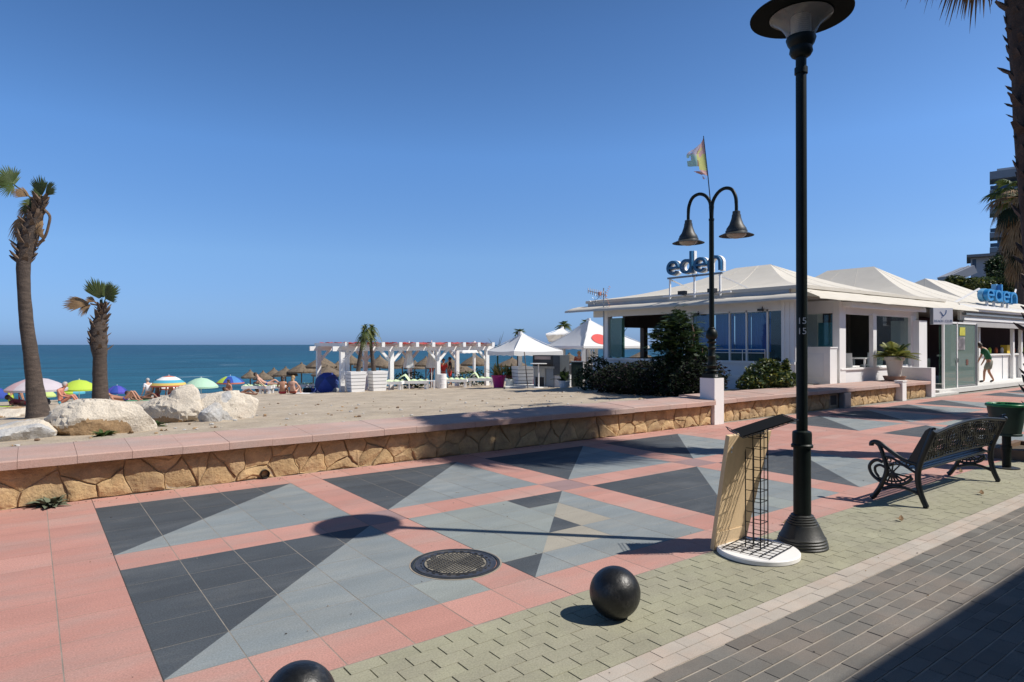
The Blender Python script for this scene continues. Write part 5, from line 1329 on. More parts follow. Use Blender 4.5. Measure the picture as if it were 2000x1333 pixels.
def thatched(px, dep, wpx, ytop, hpx, label):
    g = BPT(px, dep); tz = P(px, ytop, dep).z; rad = wpx * dep / 1258 / 2; hh = hpx * dep / 1258; g.z = min(g.z, tz - 1.7)
    t = thing('thatched_umbrella', label, 'thatched umbrella', tuple(g), 'thatched umbrellas by the sea', local=True); top = tz - g.z; rq = random.Random(px)
    MB().lathe([(.05, top + .12), (.10, top), (rad * .3, top - hh * .18), (rad * .65, top - hh * .45), (rad, top - hh * .78), (rad * .97, top - hh * .95), (rad * .6, top - hh * .62), (.05, top - hh * .3)], 20, caps=False, wob=lambda a, z: 1 + .06 * mnoise.noise((math.cos(a) * 3 + px, math.sin(a) * 3, z * 5))).build('thatch', thatch, t)
    mb = MB()
    for i in range(90):
        a = rq.uniform(0, 6.28); r0 = rad * rq.uniform(.45, .98); z = top - hh * (.12 + .66 * r0 / rad); L = rq.uniform(.12, .30); d = Vector((math.cos(a), math.sin(a), 0)); s_ = Vector((-d.y, d.x, 0)) * .03; p = Vector((d.x * r0, d.y * r0, z + .04))
        mb.add([p - s_, p + s_, p + d * L * .5 - ZU * L * .75 + s_ * .6, p + d * L * .5 - ZU * L * .75 - s_ * .6], [(0, 1, 2, 3)])
    mb.build('straw_fringe', thatch, t)
    MB().tube([(0, 0, -.3), (0, 0, top)], .05, 7).build('pole', wood, t)
TH = [(489, 55, 34, 725, 15, 'outermost thatched umbrella, standing alone against the water'), (514, 53, 38, 727, 16, 'second thatched umbrella from the open water end'), (535, 55, 36, 721, 16, 'thatched umbrella behind the sunbather with crossed legs'), (558, 52, 46, 719, 17, 'thatched umbrella above the two seated women'), (589, 52, 54, 711, 19, 'thatched umbrella rising right of the two seated women'), (628, 50, 60, 697, 24, 'big thatched umbrella left of the pergola corner'), (640, 46, 62, 716, 20, 'low thatched umbrella behind the lying blue umbrella'), (685, 50, 46, 694, 20, 'thatched umbrella framed by the left pergola bay'), (742, 49, 50, 697, 22, 'thatched umbrella behind the right white planter'), (786, 52, 42, 699, 18, 'thatched umbrella behind the left closed parasol'), (832, 52, 44, 699, 18, 'thatched umbrella behind the right closed parasol'), (882, 50, 50, 703, 18, 'thatched umbrella behind the white drum'), (928, 47, 58, 694, 22, 'thatched umbrella under the right end of the pergola'), (903, 53, 52, 712, 18, 'low thatched umbrella between the pergola posts'), (1000, 52, 60, 700, 18, 'thatched umbrella behind the magenta pot plant'), (1112, 50, 56, 692, 18, 'thatched umbrella seen over the dark grill'), (1252, 52, 64, 688, 20, 'thatched umbrella beyond the white pavilion'), (612, 58, 46, 712, 16, 'thatched umbrella peeking left of the big one at the pergola corner'), (660, 57, 44, 708, 17, 'thatched umbrella between the left corner posts of the pergola'), (712, 57, 44, 703, 17, 'thatched umbrella behind the palms in the planters'), (766, 57, 42, 704, 17, 'thatched umbrella behind the second pergola post'), (810, 57, 42, 706, 16, 'thatched umbrella between the two closed parasols'), (856, 58, 44, 706, 16, 'thatched umbrella behind the pergola post with the drum'), (1070, 56, 44, 700, 16, 'thatched umbrella between the square parasol and the pavilion')]
for a in TH: thatched(*a)

# pergola
pg = thing('pergola', 'white timber pergola with red canopy strips over the sunbeds', 'pergola', tuple(BPT(810, 33)))
zt = 1.46; gl = lambda p: sandz(p.x, p.y)
O_ = EYE + ray(668, 673.7) * 32.6; LV = 3.3
def at(s_, t_, z): return Vector((O_.x + s_, O_.y + t_, z))
def spx(px, t_=0):
    q = O_ + Vector((0, t_, 0)); d = ray(px, 673.7); return (q.y - EYE.y) / d.y * d.x - q.x + EYE.x
s1 = spx(952)
for s_, t_ in [(0, 0), (.3, .12), (spx(764), 0), (spx(855), 0), (s1 - .05, 0), (0, LV), (spx(764), LV), (spx(855), LV), (s1 - .05, LV)]:
    a = at(s_, t_, 0); a.z = gl(a) - .2; MB().beam(a, at(s_, t_, zt - .12), .22, .22, up=(0, 1, 0)).build('post', white, pg)
    for g_ in (-1, 1):
        if t_ == .12 or not -.1 < s_ + g_ * .6 < s1 + .1: continue
        MB().beam(at(s_, t_, zt - .75), at(s_ + g_ * .6, t_, zt - .1), .13, .13, up=(0, 1, 0)).build('brace', white, pg)
for t_ in (0, LV): MB().beam(at(-.5, t_, zt), at(s1 + .4, t_, zt), .14, .24).build('long_beam', white, pg)
nr = 10; stripm = mat('red_canopy', (.42, .05, .045), .85, .15, 2, (1, 1, 1), (.62, .20, .16), .6, (.45, .65), transm=.15)
for i in range(nr):
    s_ = s1 * i / (nr - 1); MB().beam(at(s_, -.55, zt + .21), at(s_, LV + .5, zt + .21), .11, .18).build('rafter', white, pg)
    MB().bx(O_.x + s_ - .09, O_.x + s_ + .09, O_.y - .62, O_.y - .552, zt + .09, zt + .34).build('rafter_end', white, pg)
    if i < nr - 1:
        rows = []; ds = s1 / (nr - 1)
        for k in range(13):
            t_ = -.4 + (LV + .7) * k / 12; w_ = .05 * math.sin(k * 1.7 + i)
            rows.append([at(s_ + ds * .12, t_, zt + .31 + w_), at(s_ + ds * .5, t_, zt + .26 + w_), at(s_ + ds * .88, t_, zt + .31 + w_)])
        MB().strip(rows).build('canopy_strip', stripm, pg, smooth=180)

# slatted planters
def planter(px, dep, label, wtop=.82, wbot=.66, h=1.02, rz=-YAW + R(34), nsl=6):
    g = BPT(px, dep); t = thing('slatted_planter', label, 'planter', tuple(g), 'white slatted planters', local=True)
    for k in range(nsl):
        z0 = h * k / nsl + .012; z1 = h * (k + 1) / nsl - .012; a = (wbot + (wtop - wbot) * k / nsl) / 2; b_ = (wbot + (wtop - wbot) * (k + 1) / nsl) / 2
        mb = MB(); mb.add([(-a, -a, z0), (a, -a, z0), (a, a, z0), (-a, a, z0), (-b_, -b_, z1), (b_, -b_, z1), (b_, b_, z1), (-b_, b_, z1)], [(0, 3, 2, 1), (4, 5, 6, 7), (0, 1, 5, 4), (1, 2, 6, 5), (2, 3, 7, 6), (3, 0, 4, 7)])
        mb.build('slat', white, t)
    a = wbot / 2 - .03; b_ = wtop / 2 - .04
    mb = MB(); mb.add([(-a, -a, 0), (a, -a, 0), (a, a, 0), (-a, a, 0), (-b_, -b_, h - .03), (b_, -b_, h - .03), (b_, b_, h - .03), (-b_, b_, h - .03)], [(0, 3, 2, 1), (4, 5, 6, 7), (0, 1, 5, 4), (1, 2, 6, 5), (2, 3, 7, 6), (3, 0, 4, 7)]); mb.build('inner_box', jointd, t)
    t.rotation_euler[2] = rz; return t
planter(695, 32.0, 'white slatted planter holding the left palm in front of the pergola')
planter(737, 32.7, 'white slatted planter holding the right palm in front of the pergola')
planter(1021, 31.2, 'white slatted planter carrying the post of the square parasol', .86, .74, 1.0, -YAW + R(22))
def slim_palm(pts, dep, label, seed, crown):
    b_ = P(*pts[0], dep); t = thing('slim_palm', label, 'palm tree', tuple(b_), 'slim palms in the white planters'); rq = random.Random(seed)
    p = crv([P(x, y, dep) for x, y in pts], 4); MB().tube(p, [.13 - .07 * i / (len(p) - 1) for i in range(len(p))], 9).build('trunk', bark, t, smooth=60)
    for (cx_, cy_, n_) in crown:
        c = P(cx_, cy_, dep)
        for i in range(n_):
            a = i * 2.4 + seed; el = rq.uniform(.45, 1.5); d = Vector((math.cos(a) * math.cos(el), math.sin(a) * math.cos(el), math.sin(el))); mb = MB()
            feather(mb, c - ZU * rq.uniform(0, .35), d, rq.uniform(.45, .8), 1.25, 9, .03, .24); mb.build('frond', frond if i % 4 else leafy, t)
slim_palm([(699, 735), (701, 712), (705, 685), (709, 660)], 32.0, 'slim leaning palm growing from the left white planter', 2, [(709, 655, 20), (713, 640, 16)])
slim_palm([(731, 735), (728, 705), (725, 680), (724, 655)], 32.6, 'slim upright palm growing from the right white planter', 5, [(724, 652, 18), (726, 640, 20)])

# sunbeds
def sunbed(px, dep, L, label, rz, up=0):
    g = BPT(px, dep); t = thing('sunbed', label, 'sunbed', tuple(g), 'white sunbeds with green towels', local=True)
    MB().bx(-L / 2, L / 2, -.42, .42, .32, .47).build('frame', white, t)
    for a in (-L / 2 + .12, L / 2 - .12):
        for b_ in (-.34, .34): MB().bx(a - .055, a + .055, b_ - .055, b_ + .055, -.05, .318).build('leg', white, t)
    rows = []
    for i in range(13):
        x = -L / 2 + .05 + (L - .1) * i / 12; z = .50 + .05 * math.sin(i * 2.2) + (.36 * max(0, 1 - abs(i - 2.5) / 2.2) if up else 0)
        rows.append([(x, -.40, z - .05), (x, -.36, z), (x, 0, z + .025), (x, .36, z), (x, .40, z - .05)])
    MB().strip(rows).build('towel', towel, t, smooth=60)
    t.rotation_euler[2] = rz; return t
sunbed(759, 33.2, 1.5, 'white sunbed half hidden by the right white planter', -YAW)
sunbed(806, 34.2, 1.65, 'white sunbed with a bunched green towel left of the white drum', -YAW + .05, 1)
sunbed(890, 35.6, 1.3, 'white sunbed with a flat green towel right of the white drum', -YAW)
sunbed(940, 36.6, 1.45, 'white sunbed with a raised green towel beside the magenta pot', -YAW, 1)
sunbed(505, 34.0, 1.5, 'white sunbed under the sunbather with crossed legs', -YAW + .1)
sunbed(532, 36.0, 1.3, 'white sunbed behind the sunbather', -YAW)
sunbed(590, 35.5, 1.1, 'white sunbed right of the two seated women', -YAW)
t = thing('side_table', 'low white side table between the sunbed and the white drum', 'table', tuple(BPT(842, 33.6)), local=True)
MB().bx(-.19, .19, -.19, .19, .40, .44).build('table_top', white, t)
for a in (-.16, .16):
    for b_ in (-.16, .16): MB().bx(a - .02, a + .02, b_ - .02, b_ + .02, -.03, .398).build('leg', white, t)
t.rotation_euler[2] = -YAW
t = thing('white_drum', 'white ribbed drum at the foot of a pergola post', 'drum', tuple(BPT(863, 34.3)), local=True)
MB().lathe([(.255, 0), (.26, .02), (.25, .03), (.25, .25), (.262, .265), (.25, .28), (.25, .50), (.262, .515), (.25, .53), (.25, .75), (.26, .76), (.24, .775), (.001, .77)], 24).build('barrel', mat('chipped_white', (.76, .74, .73), .7, .08, 6, (1, 1, 1), (.5, .33, .28), .7, (.66, .7)), t, smooth=35)
MB().lathe([(.05, .772), (.05, .79), (.001, .795)], 10, (.1, 0, 0)).build('bung', grey, t)
def closed_parasol(px, dep, y0, y1, wpx, label):
    q_ = at(spx(px, .55), .55, 0) if px < 900 else None; dep = (q_ - EYE).dot(CFH) if q_ else dep
    g = BPT(px, dep); t = thing('closed_parasol', label, 'parasol', tuple(g), 'closed white parasols', local=True); z1 = P(px, y0, dep).z - g.z; z0 = P(px, y1, dep).z - g.z; r_ = wpx * dep / 1258 / 2
    MB().lathe([(.03, z1), (r_ * .35, z1 - .12), (r_ * .6, z1 - (z1 - z0) * .45), (r_, z0 + .08), (r_ * .95, z0)], 20, wob=lambda a, z: 1 + .16 * math.cos(a * 5) * min(1, (z1 - z) * 2)).build('canopy', wcanvas, t, smooth=60)
    MB().tube([(0, 0, -.1), (0, 0, z1 + .08)], .025, 6).build('pole', white, t)
closed_parasol(799, 36.4, 669, 719, 20, 'closed white parasol left of the middle pergola post')
closed_parasol(843, 36.8, 668, 719, 19, 'closed white parasol right of the middle pergola post')
closed_parasol(1048, 35.5, 686, 735, 18, 'closed white parasol behind the white high table')
closed_parasol(1100, 36, 680, 722, 14, 'closed white parasol behind the dark grill')
closed_parasol(1157, 37, 684, 724, 14, 'closed white parasol behind the white pavilion post')

# square parasols and pavilion
def square_parasol(name, label, apex, corners, val, post, mats, cat='parasol', bar=True):
    g = Vector((post[0], post[1], sandz(post[0], post[1]))); t = thing(name, label, cat, tuple(g)); ap = Vector(apex); c = [Vector(q) for q in corners]
    for k in range(4):
        a, b_ = c[k], c[(k + 1) % 4]; rows = []
        for i in range(7):
            s_ = i / 6; rows.append([a.lerp(ap, s_).lerp(b_.lerp(ap, s_), j / 5) - Vector((0, 0, .10 * math.sin(math.pi * s_) + .05 * math.sin(math.pi * j / 5) * (1 - s_))) for j in range(6)])
        MB().strip(rows).build('canopy_panel', mats, t, smooth=180)
        if val:
            rows = [[a.lerp(b_, j / 8) - Vector((0, 0, .05 * math.sin(math.pi * j / 8))) for j in range(9)], [a.lerp(b_, j / 8) - Vector((0, 0, val * (1 + .2 * (j % 2)))) for j in range(9)]]
            MB().strip(rows).build('valance', mats, t)
        if bar: MB().tube([a - Vector((0, 0, .02)), ap - Vector((0, 0, .06))], .015, 5).build('rib', white, t)
    MB().tube([g - Vector((0, 0, .1)), Vector((post[0], post[1], ap.z + .05))], .10, 10).build('post', white, t)
    return t
D1 = 31.0; ap = P(1020, 650, D1); nz1 = P(1004, 686, 29.4).z
cc = [P(1004, 686, 29.4), P(1100, 686, 30.6), P(1036, 686, 32.8), P(952, 688, 31.4)]
for q in cc: q.z = nz1
square_parasol('square_parasol', 'white square parasol on a planter, nearest to the open sand', ap, cc, .20, (P(1016, 700, D1).x, P(1016, 700, D1).y), wcanvas)
D2 = 34.6; ap2 = P(1150, 624, D2); cc = [P(1139, 675, 32.6), P(1268, 675, 34.6), P(1165, 675, 37.6), P(1066, 672, 35.6)]; z2 = P(1139, 676, 32.6).z
for q in cc: q.z = z2
pv = square_parasol('pavilion', 'white pyramid pavilion with a red oval on its canvas, behind the terrace corner', ap2, cc, .16, (ap2.x, ap2.y), wcanvas, 'pavilion')
for q in cc:
    a = q.lerp(Vector((ap2.x, ap2.y, q.z)), .06); MB().beam((a.x, a.y, sandz(a.x, a.y) - .1), (a.x, a.y, q.z - .02), .2, .2, up=CFH).build('corner_post', white, pv)
for k in range(4): MB().beam(cc[k] - Vector((0, 0, .06)), cc[(k + 1) % 4] - Vector((0, 0, .06)), .08, .12).build('edge_beam', white, pv)
MB().tube([cc[0] + Vector((0, 0, .02)), cc[0].lerp(ap2, .5) - Vector((0, 0, .07)), ap2 + Vector((0, 0, .02))], .03, 5).build('ridge_trim', greyp, pv)
fa, fb, fc_ = cc[0], cc[1], ap2; nn = (fb - fa).cross(fc_ - fa).normalized(); ex = (fb - fa).normalized(); ey = nn.cross(ex)
o_ = fa.lerp(fb, .32).lerp(fc_, .26); mb = MB(); mb.prism([(.52 * math.cos(t), .40 * math.sin(t)) for t in lin(0, 2 * math.pi, 25)[:-1]], .0, .012, lambda x, y, d: o_ + ex * x + ey * y + nn * (d - .045)); mb.build('red_oval', mat('red_print', (.62, .06, .05), .7, .05), pv)
ap3 = P(1098, 640, 42); cc = [P(1066, 652, 40), P(1122, 650, 41), P(1126, 664, 44), P(1072, 666, 43.5)]
square_parasol('square_parasol', 'white tilted parasol showing its dark underside behind the pavilion', ap3, cc, .1, (ap3.x, ap3.y), [wcanvas])
ap4 = P(926, 668, 43); cc = [P(903, 692, 41), P(938, 690, 43), P(926, 686, 45), P(882, 688, 43)]
for q in cc: q.z = P(900, 686, 42).z
square_parasol('square_parasol', 'white open parasol rising through the right end of the pergola', ap4, cc, .12, (ap4.x, ap4.y), wcanvas)

# pots and their plants
def pot_plant(px, dep, rt, rb, h, m, label, kind, seed, ph, nblades=46, mats=None):
    g = BPT(px, dep); t = thing('potted_plant', label, 'potted plant', tuple(g), local=True); rq = random.Random(seed)
    MB().lathe([(rb, 0), (rt * .97, h * .78), (rt * 1.08, h * .8), (rt * 1.1, h), (rt * .98, h), (rt * .9, h * .85), (.001, h * .85)], 24, caps=False).build('pot', m, t, smooth=35)
    mb = MB()
    for i in range(nblades):
        a = rq.uniform(0, 6.28); el = rq.uniform(.35, 1.45); d = (math.cos(a) * math.cos(el), math.sin(a) * math.cos(el), math.sin(el))
        blade_leaf(mb, Vector((rq.gauss(0, rt * .3), rq.gauss(0, rt * .3), h * .85)), d, ph * rq.uniform(.6, 1.05), .035 if kind == 'yucca' else .085, .35, rq.choice(range(len(mats or [0]))), 4)
    mb.build('foliage', mats or [frond], t); return t
pot_plant(974, 31.6, .33, .24, .62, magenta, 'spiky yellow green plant in a magenta tub beside the sunbeds', 'yucca', 3, 1.15, 70, [frond, leafy, mat('straw_leaf', (.42, .30, .10), .7, .2)])
pot_plant(996, 32.2, .22, .17, .6, mat('dark_red_pot', (.16, .03, .04), .5, .1), 'green palm like plant in a dark red pot behind the magenta tub', 'yucca', 6, 1.15, 60, [frond, leaf])
pot_plant(996, 29.6, .20, .17, .42, mat('grey_white_pot', (.52, .55, .53), .7, .08), 'square grey white pot with short stalks in front of the slatted planter', 'yucca', 9, .22, 14, [leafd])
pot_plant(1046, 33.6, .26, .2, .5, magenta, 'second magenta tub, behind the white high table', 'yucca', 12, .5, 20, [leaf])
pot_plant(1102, 27.5, .25, .19, .30, mat('bluish_white_pot', (.62, .65, .68), .6, .05), 'broad leaved plant in a low white pot in front of the dark grill', 'broad', 15, .78, 24, [leafd, leaf])
def banana(px, dep, y0, lv, label):
    g = BPT(px, dep); t = thing('banana_plant', label, 'banana plant', tuple(g))
    for (x1, y1, w_) in lv:
        a = P(px, y0, dep); b_ = P(x1, y1, dep); mb = MB(); mb.tube([Vector((g.x, g.y, g.z)), a], .05, 5); blade_leaf(mb, a, b_ - a, (b_ - a).length, w_, .12, 0, 6); mb.build('leaf', mat('banana_leaf', (.030, .062, .022), .45, .25, 3, transm=.2), t)
banana(972, 40, 690, [(985, 640, .24), (952, 655, .22), (978, 650, .26), (944, 672, .2), (990, 664, .2), (962, 664, .22)], 'dark banana plant rising behind the square parasol')
banana(1208, 42, 668, [(1228, 632, .22), (1216, 642, .2), (1192, 650, .2)], 'banana plant showing under the terrace eave behind the pavilion')
def far_palm(px, dep, y, rpx, label, n_=26, dry=False):
    c = P(px, y, dep); g = Vector((c.x, c.y, sandz(c.x, c.y))); t = thing('palm_tree', label, 'palm tree', tuple(g)); rq = random.Random(px)
    MB().tube([g, c], [.18, .13], 8).build('trunk', bark, t)
    for i in range(n_):
        a = i * 2.4; el = rq.uniform(-.4, 1.4); d = Vector((math.cos(a) * math.cos(el), math.sin(a) * math.cos(el), math.sin(el))); mb = MB()
        feather(mb, c, d, rpx * dep / 1258 * rq.uniform(.8, 1.1), .5, 9, .04, .5); mb.build('frond', frond if rq.random() < .8 else leafy, t)
far_palm(1101, 58, 636, 17, 'palm crown showing between the square parasol and the pavilion')
far_palm(1143, 66, 630, 10, 'small palm tip just left of the pavilion peak', 14)
far_palm(1014, 46, 648, 9, 'palm tuft just behind the peak of the square parasol', 12)
g = BPT(850, 35.2)
for px, dep, w_, h, lb in ((800, 36.6, 70, 24, 'low green planting behind the left sunbeds'), (925, 39.5, 80, 22, 'low green planting behind the right sunbeds'), (1190, 37, 60, 40, 'green planting under the pavilion')):
    g = BPT(px, dep); c = g + Vector((0, 0, h * dep / 1258 * .6)); bush('planting', lb, 'planting', g, [(tuple(c), (w_ * dep / 2516, .7, h * dep / 1258 * .8), 1)], 700, .09, [leaf, leafd])

# grill station, high table, green bin
gr = thing('grill_station', 'dark outdoor grill station with grey cupboards below, beside the square parasol', 'grill', tuple(BPT(1072, 29.3)), local=True)
gr.rotation_euler[2] = -YAW - R(30); gr.scale = (1.2, 1.1, 1.05)
MB().bx(-.52, .34, -.35, .40, .93, 1.40).build('hood', blackw, gr)
MB().bx(-.44, .24, -.362, -.352, 1.22, 1.36).build('hood_panel', mat('pinkish_panel', (.36, .27, .24), .6, .1), gr)
MB().bx(.342, .62, -.35, .55, .55, 1.40).build('side_panel', mat('charcoal_panel', (.05, .06, .07), .5, .1), gr)
MB().bx(-.50, .40, -.38, .40, .84, .925).build('worktop', mat('grey_stone', (.34, .35, .34), .7, .1), gr)
MB().bx(-.48, .02, -.36, .38, .0, .838).build('cupboard', mat('grey_stone', (.34, .35, .34)), gr)
MB().bx(-.40, -.04, -.368, -.358, .06, .46).build('log_shade_panel', darkint, gr)  # flat dark panel in place of the shade inside the log recess
MB().bx(-.42, -.24, -.368, -.358, .52, .80).build('door', mat('cream_door', (.42, .41, .36), .7, .05), gr); MB().bx(-.20, -.01, -.368, -.358, .52, .80).build('door', mat('cream_door', (.42, .41, .36)), gr)
MB().bx(.04, .36, -.34, .38, .0, .838).build('cupboard', greyp, gr)
MB().bx(.36, .75, -.30, .5, .0, .55).build('base_block', mat('pale_block', (.52, .53, .55), .7, .05), gr)
ht = thing('high_table', 'white round high table on a slim leg beside the grill', 'table', tuple(BPT(1052, 28.6)), local=True)
MB().lathe([(.36, 1.06), (.37, 1.075), (.37, 1.09), (.001, 1.095)], 28).build('table_top', white, ht, smooth=40)
MB().tube([(0, 0, .02), (0, 0, 1.06)], .03, 8).build('leg', white, ht)
MB().lathe([(.22, 0), (.22, .02), (.03, .04)], 20).build('foot', white, ht, smooth=40)
pz = thing('parasol_pole', 'thin dark pole standing upright in front of the square parasol', 'pole', tuple(BPT(1031, 28.5)))
a = BPT(1031, 28.5); MB().tube([a - Vector((0, 0, .1)), P(1024, 688, 28.8)], .022, 8).build('shaft', mat('brown_pole', (.12, .09, .07), .6, .1), pz); MB().lathe([(.03, .0), (.028, .12)], 8, tuple(a)).build('sleeve', grey, pz)
gb = thing('green_cabinet', 'dark green tall cabinet between the grill and the pavilion post', 'cabinet', tuple(BPT(1127, 28.8)), local=True); gb.rotation_euler[2] = -YAW
MB().bx(-.24, .24, -.24, .24, 0, 1.10).build('body', mat('dark_green_panel', (.014, .030, .022), .5, .1), gb); MB().bx(-.27, .27, -.27, .27, 1.103, 1.14).build('top', greyp, gb); MB().bx(-.2, .2, -.252, -.242, .08, 1.0).build('door', mat('dark_green_panel', (.014, .030, .022)), gb)
pf = MB(); c = BPT(1030, 29.3); M = Matrix.Translation((c.x, c.y, c.z)) @ Matrix.Rotation(-YAW, 4, 'Z'); pf.bx(-1.0, .9, -.7, 1.4, -.05, .09, 0, M); o = pf.build('white_slab', mat('step_white', (.6,) * 3)); tag(o, 'low white slab under the slatted planter and the high table', 'slab')
# low balustrade behind the hedge
bl_ = thing('balustrade', 'small white balustrade dropping behind the hedge', 'balustrade', tuple(P(1320, 720, 17.2)))
rl = [P(x, y, 17.4) for x, y in ((1278, 722), (1300, 712), (1325, 704), (1368, 702))]
MB().tube(crv(rl, 4), .05, 6).build('rail', white, bl_)
for i, p in enumerate(crv(rl, 4)): MB().lathe([(.03, -.5), (.05, -.38), (.03, -.25), (.045, -.05)], 7, tuple(p)).build('baluster', white, bl_)

# ------------------------------------------------------------------ people
def person(label, pose, loc, rz, sk, hair, wear, group=None, hairlen=0):
    """one skinned body; pose gives the joints (x right, y forward, z up); wear = list of (name, kind, material)"""
    t = thing('person', label, 'person', (0, 0, 0), group, local=True); J = {k: Vector(v) for k, v in pose.items()}
    J['neck'] = J['chest'].lerp(J['head'], .55); hd = (J['head'] - J['chest']).normalized(); J['crown'] = J['head'] + hd * .10; J['jaw'] = J['head'] - hd * .07 + Vector((0, .025, 0))
    rad = dict(pelvis=.135, spine=.115, chest=.13, neck=.052, jaw=.066, head=.092, crown=.06, shL=.058, shR=.058, elL=.040, elR=.040, haL=.028, haR=.028, hipL=.085, hipR=.085, knL=.055, knR=.055, anL=.036, anR=.036, toL=.03, toR=.03)
    E = [('pelvis', 'spine'), ('spine', 'chest'), ('chest', 'neck'), ('neck', 'jaw'), ('jaw', 'head'), ('head', 'crown')]
    for s_ in 'LR': E += [('chest', 'sh' + s_), ('sh' + s_, 'el' + s_), ('el' + s_, 'ha' + s_), ('pelvis', 'hip' + s_), ('hip' + s_, 'kn' + s_), ('kn' + s_, 'an' + s_), ('an' + s_, 'to' + s_)]
    for s_ in 'LR':
        d = (J['ha' + s_] - J['el' + s_]).normalized(); sd = d.cross(Vector((0, 1, .3))).normalized()
        J['pa' + s_] = J['ha' + s_] + d * .06; rad['pa' + s_] = .026; E.append(('ha' + s_, 'pa' + s_))
        for f in range(5):
            k = f'f{f}{s_}'; o = (f - 2) * .017 if f < 4 else .045
            J[k] = J['pa' + s_] + d * (.085 if f in (1, 2) else .07 if f < 4 else .02) + sd * o + Vector((0, .015, -.01)); rad[k] = .0085; E.append(('pa' + s_, k))
    def skinned(name, edges, radf, m, parent, sub=1):
        ks = list(dict.fromkeys(k for e in edges for k in e)); ix = {k: i for i, k in enumerate(ks)}
        me = bpy.data.meshes.new(name); me.from_pydata([J[k] for k in ks], [(ix[a], ix[b_]) for a, b_ in edges], [])
        me.materials.append(m); o = bpy.data.objects.new(name, me); COL.objects.link(o); o.parent = parent
        md = o.modifiers.new('skin', 'SKIN'); md.use_smooth_shade = True
        lay_ = me.skin_vertices[0].data if me.skin_vertices else None
        if lay_:
            for k, i in ix.items(): lay_[i].radius = radf(k); lay_[i].use_root = (k in ('pelvis', ks[0]) and i == 0) or (k == 'pelvis')
        sb_ = o.modifiers.new('smooth', 'SUBSURF'); sb_.levels = sub; sb_.render_levels = sub
        return o
    def rr(k): return (rad[k] * (1.15 if k in ('chest', 'pelvis') else 1), rad[k] * (.8 if k in ('chest', 'spine', 'pelvis') else 1))
    skinned('body', E, rr, sk, t)
    def ex(k, g): return (rad[k] * 1.15 + g, rad[k] * .85 + g)
    for nm, kind, m in wear:
        if kind == 'shirt':
            for s_ in 'LR': J['sl' + s_] = J['sh' + s_].lerp(J['el' + s_], .75); rad['sl' + s_] = .048
            skinned(nm, [('pelvis', 'spine'), ('spine', 'chest'), ('chest', 'shL'), ('shL', 'slL'), ('chest', 'shR'), ('shR', 'slR')], lambda k: ex(k, .022), m, t)
        if kind == 'shorts' or kind == 'briefs':
            for s_ in 'LR': J['th' + s_] = J['hip' + s_].lerp(J['kn' + s_], .85 if kind == 'shorts' else .15); rad['th' + s_] = .07
            J['waist'] = J['pelvis'].lerp(J['spine'], .35); rad['waist'] = .12
            skinned(nm, [('pelvis', 'waist'), ('pelvis', 'hipL'), ('hipL', 'thL'), ('pelvis', 'hipR'), ('hipR', 'thR')], lambda k: ex(k, .02), m, t)
        if kind == 'top':
            J['ct'] = J['chest'].lerp(J['spine'], .25); J['cb'] = J['chest'].lerp(J['spine'], .55); rad['ct'] = .135; rad['cb'] = .13
            skinned(nm, [('ct', 'cb')], lambda k: ex(k, .02), m, t)
        if kind == 'shoes':
            for s_ in 'LR': skinned(nm, [('an' + s_, 'to' + s_)], lambda k: (.045, .045), m, t)
    mb = MB(); c = J['head'] + hd * .035 - Vector((0, .018, 0)); mb.sphere(c, .108, 12, 8, sq=(.92, 1.0, 1.0))
    mb.v = [v if (Vector(v) - J['head']).dot(Vector((0, 1, -.5)).normalized()) < .055 else tuple(Vector(v) * .25 + J['head'] * .75) for v in mb.v]
    if hairlen: mb.sphere(J['head'] - hd * .10 - Vector((0, .06, 0)), .085, 10, 7, sq=(.9, .6, 1.5))
    mb.build('hair', hair, t, smooth=180)
    mb = MB(); mb.sphere(J['head'] + Vector((0, .096, -.012)), .016, 6, 5, sq=(.8, 1, 1.4))
    for s_ in (-1, 1): mb.sphere(J['head'] + Vector((.092 * s_, 0, -.005)), .024, 6, 5, sq=(.4, .8, 1.2))
    mb.build('face', sk, t, smooth=180)
    mb = MB()
    for s_ in (-1, 1): mb.sphere(J['head'] + Vector((.034 * s_, .083, .012)), .010, 6, 5)
    mb.build('eyes', jointd, t); mb = MB(); mb.sphere(J['head'] + Vector((0, .082, -.05)), .018, 6, 5, sq=(1.2, .5, .4)); mb.build('mouth', mat('lip', (.28, .10, .08), .5, 0), t)
    t.location = loc; t.rotation_euler[2] = rz; return t
STAND = dict(pelvis=(0, 0, .93), spine=(0, -.01, 1.13), chest=(0, 0, 1.35), head=(0, .03, 1.60), shL=(-.19, 0, 1.40), shR=(.19, 0, 1.40), elL=(-.25, -.02, 1.12), elR=(.25, -.02, 1.12), haL=(-.25, .10, .90), haR=(.25, .10, .90),
             hipL=(-.10, 0, .86), hipR=(.10, 0, .86), knL=(-.11, .02, .48), knR=(.11, .02, .48), anL=(-.12, -.02, .08), anR=(.12, -.02, .08), toL=(-.13, .14, .03), toR=(.13, .14, .03))
SIT = dict(pelvis=(0, 0, .13), spine=(0, -.05, .33), chest=(0, -.04, .55), head=(0, .04, .80), shL=(-.18, -.04, .60), shR=(.18, -.04, .60), elL=(-.26, .10, .38), elR=(.26, .10, .38), haL=(-.16, .32, .34), haR=(.16, .32, .34),
           hipL=(-.10, .05, .11), hipR=(.10, .05, .11), knL=(-.14, .42, .40), knR=(.14, .42, .40), anL=(-.13, .62, .06), anR=(.13, .62, .06), toL=(-.13, .76, .04), toR=(.13, .76, .04))
